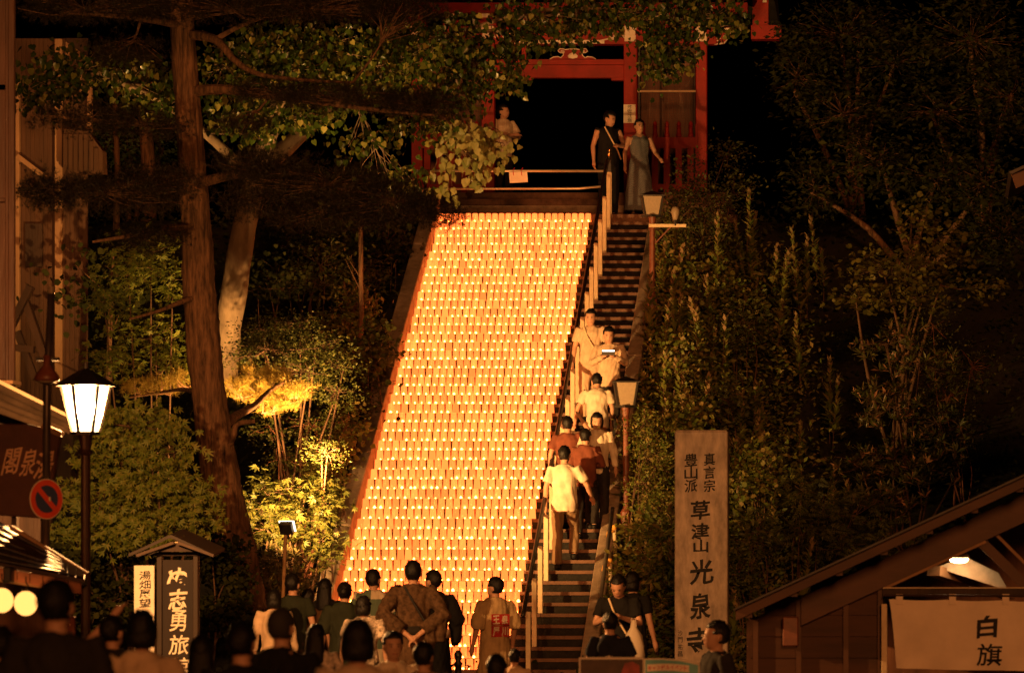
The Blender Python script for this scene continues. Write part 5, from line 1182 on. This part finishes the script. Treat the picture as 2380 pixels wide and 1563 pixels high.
        for i, (sh, el, wr) in enumerate(A):
            sd = (-1, 1)[i]; k = 1.5 if style != 'happi' else .3
            S.tube([sh.lerp(el, -.1), sh.lerp(el, .5), el, el.lerp(wr, .5 * k)], [.068 * s, .085 * s, .088 * s, .08 * s], 12)
            if style != 'happi':
                m0 = el.lerp(wr, .1); dn = Vector((0, 0, -1)) * s
                S.tube([m0, m0 + dn * .14, m0 + dn * .26], [.06 * s, .062 * s, .05 * s], 10)
                m1 = el.lerp(wr, .5); S.tube([m1, m1 + dn * .14, m1 + dn * .24], [.055 * s, .055 * s, .045 * s], 10)
    elif style == 'dress':
        ell(S, U, [(0, 0, .12, .27, .24), (0, .0, .45, .235, .20), (0, .01, .85, .19, .14), (0, 0, 1.06, .15, .11), (0, 0, 1.2, .165, .118), (0, .005, 1.33, .175, .112), (0, .01, 1.40, .14, .08), (0, .012, 1.43, .075, .06)])
    if top is not None: solid({'tee': 'shirt', 'tank': 'vest', 'long': 'shirt', 'yukata': 'yukata', 'haori': 'haori', 'happi': 'happi_coat', 'dress': 'dress'}[style], S, top)
    if obi is not None:
        Ob = MB(); ell(Ob, U, [(0, .005, .93, .205, .158), (0, .005, 1.03, .198, .152)], 20); Ob.build('belt', obi, t, smooth=True)
    if bottom is not None:
        T_ = MB(); ell(T_, Lw, [(0, .01, .80, .165, .115), (0, .01, .93, .168, .118), (0, 0, 1.0, .155, .11)])
        for hp, kn, an in Lg: T_.tube([hp, hp.lerp(kn, .5), kn, kn.lerp(an, .5), kn.lerp(an, .97)], [.098 * s, .088 * s, .072 * s, .068 * s, .064 * s], 12)
        solid('trousers', T_, bottom)
    for hp, kn, an in Lg:
        Sh = MB(); Sh.tube([an + Vector((0, .06, -.03)) * s, an + Vector((0, .02, -.028)) * s, an + Vector((0, -.08, -.04)) * s, an + Vector((0, -.18, -.05)) * s], [.034 * s, .046 * s, .044 * s, .028 * s], 10)
        Sh.build('shoe', shoes, t, smooth=True)
    # hair
    Hm = MB(); n1, n2_ = 26, 18; rr = random.Random(hash(label) % 9999)
    k = 0
    for i in range(n2_ + 1):
        th = math.pi * i / n2_
        for j in range(n1):
            ph = 2 * math.pi * j / n1; d = Vector((math.sin(th) * math.cos(ph), math.sin(th) * math.sin(ph), math.cos(th)))
            f = 1 + .07 * (rr.random() - .5)
            if hair != 'cap' and d.z > -.2 and i > 0: f += .10 * rr.random() * (rr.random() < .5)
            facey = d.y < -.25 and d.z < .42 and abs(d.x) < .86
            low = d.z < (-.78 if hair in ('short', 'cap') else -.85)
            earz = abs(d.x) > .8 and d.z < -.05 and d.y < .25
            if facey or low or earz: f *= .70
            Hm.v.append(tuple(Hd((d.x * .089 * f, .014 + d.y * .112 * f, 1.622 + d.z * .110 * f))))
    for i in range(n2_):
        for j in range(n1):
            a = i*n1 + j; b_ = i*n1 + (j+1) % n1; Hm.f.append((a, b_, b_+n1, a+n1)); Hm.m.append(0)
    if hair == 'long': ell(Hm, Hd, [(0, .08, 1.28, .06, .03), (0, .085, 1.36, .095, .05), (0, .07, 1.48, .10, .065), (0, .045, 1.60, .092, .08), (0, .03, 1.66, .07, .07)], 14)
    if hair == 'bun': ell(Hm, Hd, [(0, .125, 1.57, .02, .02), (0, .135, 1.59, .045, .042), (0, .14, 1.625, .05, .046), (0, .13, 1.66, .03, .03)], 12)
    if hair == 'bob': ell(Hm, Hd, [(0, .04, 1.50, .088, .075), (0, .035, 1.56, .098, .09), (0, .03, 1.62, .096, .092)], 16)
    Hm.build('hair', M_hair if hair != 'cap' else mat('cap_cloth', (.03, .025, .02), .8), t, smooth=True)
    if fx:
        for e in (-1, 1):
            E_ = MB(); ell(E_, Hd, [(e * .031, -.096, 1.598, .004, .003), (e * .031, -.098, 1.602, .012, .004), (e * .031, -.096, 1.606, .004, .003)], 8); E_.build('eye', M_ink, t)
            E_ = MB(); E_.tube([Hd((e * .016, -.101, 1.619)), Hd((e * .032, -.101, 1.623)), Hd((e * .048, -.092, 1.618))], .003 * s, 5); E_.build('eyebrow', M_hair, t)
        E_ = MB(); E_.tube([Hd((-.024, -.094, 1.540)), Hd((0, -.101, 1.538)), Hd((.024, -.094, 1.540))], .0045 * s, 6); E_.build('mouth', mat('lips', (.30, .10, .08), .5), t)
    if extra: extra(t, s, U, A)
    return t
def phone(t, s, U, A):
    wr = (A[0][2] + A[1][2]) / 2 + Vector((0, -.10, .06)) * s
    ph = MB().box(wr.x - .037, wr.x + .037, wr.y - .004, wr.y + .004, wr.z - .05, wr.z + .10).build('phone', M_black, t, bevel=.003)
    MB().box(wr.x - .034, wr.x + .034, wr.y + .0045, wr.y + .006, wr.z - .044, wr.z + .094).build('screen', emit('phone_screen', (1.0, .85, .6), .8), ph)
def torch(t, s, U, A):
    wr = (A[0][2] + A[1][2]) / 2 + Vector((0, -.12, .04)) * s
    ph = MB().box(wr.x - .10, wr.x + .10, wr.y - .006, wr.y + .004, wr.z - .03, wr.z + .05).build('phone', M_black, t, bevel=.003)
    MB().box(wr.x - .09, wr.x + .09, wr.y - .010, wr.y - .0065, wr.z + .028, wr.z + .044).build('phone_light', emit('phone_torch', (1.0, .92, .8), 8), ph)
def strap(t, s, U, A):
    pts = [U((-.10, -.085, 1.43)), U((-.02, -.145, 1.25)), U((.10, -.15, 1.05)), U((.19, -.06, .93))]
    MB().tube(pts, .012 * s, 6).build('strap', M_cream, t)
def backstrap(t, s, U, A):
    MB().tube([U((.09, .085, 1.44)), U((.0, .152, 1.28)), U((-.12, .155, 1.08))], .013 * s, 6).build('strap', M_ink, t)

c_dark = cloth('charcoal', (.022, .018, .016)); c_black = cloth('black', (.010, .009, .009)); c_green = cloth('forest', (.022, .026, .016))
c_beige = cloth('beige', (.56, .40, .27)); c_white = cloth('white', (.66, .54, .40)); c_brown = cloth('brown_print', (.085, .048, .026), .6, 22)
c_check = cloth('check', (.10, .14, .10), pattern=(5.2, (.52, .43, .32))); c_happi = cloth('cream_happi', (.50, .36, .19)); c_navy = cloth('navy', (.014, .016, .026))
c_tr = cloth('trouser', (.05, .035, .025)); c_tan = cloth('tan_trouser', (.20, .125, .07)); c_pale = cloth('pale_blue', (.09, .09, .10), pattern=(60, (.17, .165, .17))); c_red = cloth('rust', (.16, .05, .03)); c_floral = cloth('floral', (.05, .04, .04), .8, 30, (.5, .4, .32))
G1 = 'onlookers at the foot of the stairs'; G2 = 'people walking on the stairs'; G3 = 'people in the near crowd'
person('man seen from behind in dark green top before the pale shrub', 681, 1329, 44, top=c_green, bottom=c_tr, arms=('down', 'hold'), face=170, group=G1)
person('long haired woman in black seen from behind', 756, 1340, 46, top=c_black, bottom=c_black, style='long', hair='long', face=175, group=G1)
person('woman in a dark green short coat with tied back hair', 801, 1348, 42.6, top=c_green, bottom=c_tr, style='happi', hair='bun', face=185, arms=('hang', 'down'), group=G1)
person('man in a green and cream checked short coat lifting his phone', 868, 1318, 45, top=c_check, bottom=c_black, style='haori', face=172, arms=('phone', 'phone'), group=G1, extra=phone)
person('small dark haired figure between the checked coat and brown robe', 926, 1356, 47, top=c_floral, bottom=c_tr, style='long', hair='bob', face=180, group=G1)
person('tall man in a brown patterned robe with hands clasped behind his back', 960, 1298, 42, top=c_brown, style='yukata', face=188, arms=('behind', 'behind'), obi=c_dark, group=G1, voxel=.013, extra=backstrap)
person('man in a black wide sleeved robe beside the tall brown robe', 1006, 1320, 43.6, top=c_black, style='yukata', face=205, arms=('side', 'side'), obi=c_beige, headyaw=20, group=G1)
hp_ = person('attendant in a cream festival coat with red lettering on the back', 1150, 1336, 43.6, top=c_happi, bottom=c_dark, style='happi', face=216, arms=('down', 'down'), headyaw=18, group=G1)
person('man in a white shirt facing the crowd from among the onlookers', 913, 1460, 32, H=1.68, gz=-.45, top=c_white, bottom=c_tr, face=14, arms=('down', 'down'), fx=True, headyaw=4, group=G1)
def bag(t, s, U, A):
    w = A[1][2] + Vector((.15, -.06, -.03))
    mb = MB(); secs = [(0, .012), (-.08, .035), (-.16, .085), (-.28, .12), (-.38, .115), (-.46, .085), (-.50, .02)]
    k = len(mb.v); n = 16; rr = random.Random(4)
    for dz, r in secs:
        for j in range(n):
            a = 2*math.pi*j/n; q = r * (1 + .22 * (rr.random() - .5)); mb.v.append((w.x + q * math.cos(a), w.y + .45 * q * math.sin(a), w.z + dz))
    for i in range(len(secs)-1):
        for j in range(n):
            a = i*n+j; b_ = i*n+(j+1) % n; mb.f.append((a, b_, b_+n, a+n)); mb.m.append(0)
    o = thing('plastic_bag', 'crumpled white plastic bag hanging from the man in black', 'bag', (t.location.x, t.location.y, t.location.z), t.rotation_euler.z)
    mb.build('sack', leafmat('bag_film', [(.55, .46, .36), (.6, .5, .4)], .35), o, smooth=True)
    MB().tube([(w.x - .03, w.y, w.z - .07), (w.x - .02, w.y, w.z + .02), (w.x + .02, w.y, w.z + .02), (w.x + .03, w.y, w.z - .07)], .006, 5).build('handle', MATS['bag_film'], o)
    strap(t, s, U, A)
person('man in a black tee looking down at things in his hands', 1440, 1327, 42, gz=0, top=c_black, bottom=c_black, face=-6, arms=('phone', 'phone'), nod=-28, lean=4, group=G1, extra=bag, fx=True)
person('dark haired figure standing behind the man with the plastic bag', 1472, 1324, 45, top=c_black, bottom=c_black, face=150, hair='bob', group=G1)
boy = person('boy in a navy tee with white lettering holding a phone', 1418, 1416, 34, gz=0, H=1.36, top=c_navy, bottom=c_tr, face=168, arms=('hold', 'down'), headyaw=24, group=G1)
pm = person('man in profile wearing a dark polo shirt beside the granite pillar', 1664, 1436, 33, gz=-.45, top=c_dark, bottom=c_tr, face=-62, arms=('down', 'down'), headyaw=-16, fx=True, group=G1)
person('child with short dark hair in front of the lowest cups', 1196, 1507, 34, gz=0, H=1.03, top=c_beige, bottom=c_tr, face=180, group=G1)
person('stooping person in a faded beige top near the child', 1163, 1512, 26, gz=-.2, top=c_beige, bottom=c_tr, face=200, lean=12, headyaw=-20, group=G3)
person('broad man in a dark tee seen from behind before the paper lantern', 132, 1338, 18.8, top=c_dark, bottom=c_tr, face=180, group=G3, voxel=.013)
person('woman in a loose beige top watching from behind near the inn signboard', 330, 1411, 21.5, top=c_beige, bottom=c_tr, face=183, hair='bob', group=G3, voxel=.013)
person('person in dark clothes raising a bare arm to photograph the stairs', 262, 1424, 25, top=c_dark, bottom=c_tr, face=165, arms=('down', 'raised'), group=G3, voxel=.012)
person('dark haired person in black in the near crowd below the pine', 562, 1438, 20, top=c_black, bottom=c_tr, face=180, group=G3, voxel=.013)
person('person in a dark cap and black top among the near crowd', 655, 1404, 22, top=c_black, bottom=c_tr, face=172, hair='cap', group=G3, voxel=.013)
person('woman in a patterned dark top beside the capped person', 735, 1445, 30, top=c_floral, bottom=c_tr, face=178, hair='long', group=G3)
person('person in a tan top with black hair centred in the near crowd', 832, 1430, 19, top=c_beige, bottom=c_tr, face=184, hair='bob', group=G3, voxel=.013)
person('dark haired person half hidden by the house edge', 2, 1448, 20.5, top=c_dark, bottom=c_tr, face=176, group=G3, voxel=.013)
person('woman in a pale blouse between the long haired woman and the green coat', 638, 1366, 43, gz=0, top=c_beige, bottom=c_tr, style='long', hair='bob', face=176, group=G1)
person('man in a tan shirt standing in front of the pale shrub', 716, 1364, 44.4, gz=0, top=cloth('tan', (.26, .16, .09)), bottom=c_tr, face=186, group=G1)
person('short haired woman in a printed top in front of the checked coat', 846, 1380, 40.5, gz=-.05, top=c_floral, bottom=c_tr, hair='bob', face=190, headyaw=-30, group=G1)
person('person with a pale scarf low in the near crowd', 470, 1470, 24, gz=-.1, top=c_beige, bottom=c_tr, hair='long', face=182, group=G3)
person('man in a grey tan polo at the edge of the near crowd', 985, 1486, 27, gz=-.15, top=cloth('tan', (.26, .16, .09)), bottom=c_tr, face=178, group=G3)
# on the stairs
def on_step(label, n, x, H, **k):
    y = Y0 + TR * n + .15; return person(label, 0, 0, y, H=H, gz=RI * (n + 1), x=x, group=G2, **k)
on_step('man in a bright white shirt and tan trousers climbing beside the rail', 10, -5.50, 1.80, top=c_white, bottom=c_tan, face=176, arms=('rail', 'down'), legs='climb')
on_step('person in a dark brown top climbing ahead of the white shirted man', 14, -5.56, 1.66, top=c_red, bottom=c_dark, face=180, arms=('raised', 'down'), legs='climb')
on_step('woman in a white blouse coming down by the lower lamp', 14, -5.13, 1.72, top=c_white, bottom=c_dark, style='long', hair='bob', face=8, arms=('hold', 'down'), legs='descend', fx=True, nod=-16)
on_step('person in rust top and long dark trousers on the middle steps', 13, -5.27, 1.62, top=c_red, bottom=c_dark, style='long', face=172, arms=('hold', 'down'), legs='climb')
on_step('person in a pale tee stooping on the middle of the stairs', 19, -5.24, 1.62, top=c_white, bottom=c_tan, face=190, arms=('hang', 'rail'), lean=14, legs='climb')
on_step('person in a grey beige shirt holding out a shining phone', 23, -5.16, 1.76, top=c_beige, bottom=c_dark, style='long', face=4, arms=('phone', 'phone'), legs='descend', fx=True, nod=-14, extra=torch)
on_step('person in a pale beige outfit stepping down beside the rail', 25, -5.48, 1.76, top=c_beige, bottom=c_beige, face=-4, arms=('down', 'rail'), legs='descend', fx=True, nod=-10, extra=strap)
# at the gate
person('man in a white tee with folded arms leaning beside the gate column', 1170, 240, 70.0, gz=ZG, top=c_white, bottom=c_dark, face=42, arms=('crossed', 'crossed'), headyaw=20, fx=True, voxel=.013)
person('bare armed man in a black vest with a strap at the stair top', 1414, 254, 66.4, gz=ZT, top=c_black, bottom=c_black, style='tank', face=28, arms=('down', 'hold'), nod=-18, headyaw=25, fx=True, extra=strap)
person('woman in a pale checked long dress reaching out at the stair top', 1486, 274, 66.5, gz=ZT, top=c_pale, style='dress', face=22, arms=('down', 'side'), hair='bun', fx=True)
# lettering on clothing: small panels a little proud of the cloth
def back_text(t, ch, lx_, lz, w, h, m, ly, bold=.02, tilt=0):
    M4 = Matrix.Translation(t.location) @ Matrix.Rotation(t.rotation_euler.z, 4, 'Z')
    a = M4 @ Vector((lx_, ly, lz)); r = (M4.to_3x3() @ Vector((-math.cos(tilt), 0, math.sin(tilt)))); up = (M4.to_3x3() @ Vector((math.sin(tilt), 0, math.cos(tilt))))
    glyph(ch, a, w, h, r, up, m, t, bold)
s = 1.62 / 1.72
M_happired = mat('happi_red', (.45, .03, .025), .7)
for i, (zz, chs) in enumerate(((1.20, '王泉'), (1.06, '屋川'))):
    rp = MB().box(-.115, .115, .128, .131, zz * s - .062, zz * s + .062).build('red_print', M_happired, hp_)
    for k, ch in enumerate(chs): back_text(hp_, ch, .055 - k * .11, zz * s, .085, .10, M_white, .1325, .03)
s = 1.36 / 1.72
for k, ch in enumerate('MEIUN'):
    a = (k - 2) * .30; back_text(boy, ch, -.02 - math.sin(a) * .085, 1.20 * s - .085 + math.cos(a) * .085, .020, .032, M_white, .102, .02, a * .9)
# merge every remeshed surface into plain meshes, then turn the writing into meshes
bpy.context.view_layer.update()
dg = bpy.context.evaluated_depsgraph_get()
for o in REM:
    me = bpy.data.meshes.new_from_object(o.evaluated_get(dg)); ms = list(o.data.materials); o.modifiers.clear(); o.data = me
    me.materials.clear()
    for m in ms: me.materials.append(m)
    me.polygons.foreach_set('use_smooth', [True] * len(me.polygons))
    if o.name.split('.')[0] != 'body':      # hanging folds and creases in the cloth
        nv = len(me.vertices); co = np.empty(nv * 3, np.float32); nn = np.empty(nv * 3, np.float32)
        me.vertices.foreach_get('co', co); me.vertex_normals.foreach_get('vector', nn); co = co.reshape(-1, 3); nn = nn.reshape(-1, 3)
        d = np.zeros(nv)
        for k in range(7):
            w = NR.normal(size=3) * np.array([16, 16, 7.0]) * (1 + .25 * k); d += np.abs(np.sin(co @ w + NR.uniform(0, 6.3))) * (.0085 / (1 + .25 * k))
        d -= d.mean(); co += nn * np.clip(d, -.014, .02)[:, None]; me.vertices.foreach_set('co', co.ravel())
        me.update()
finish_texts()
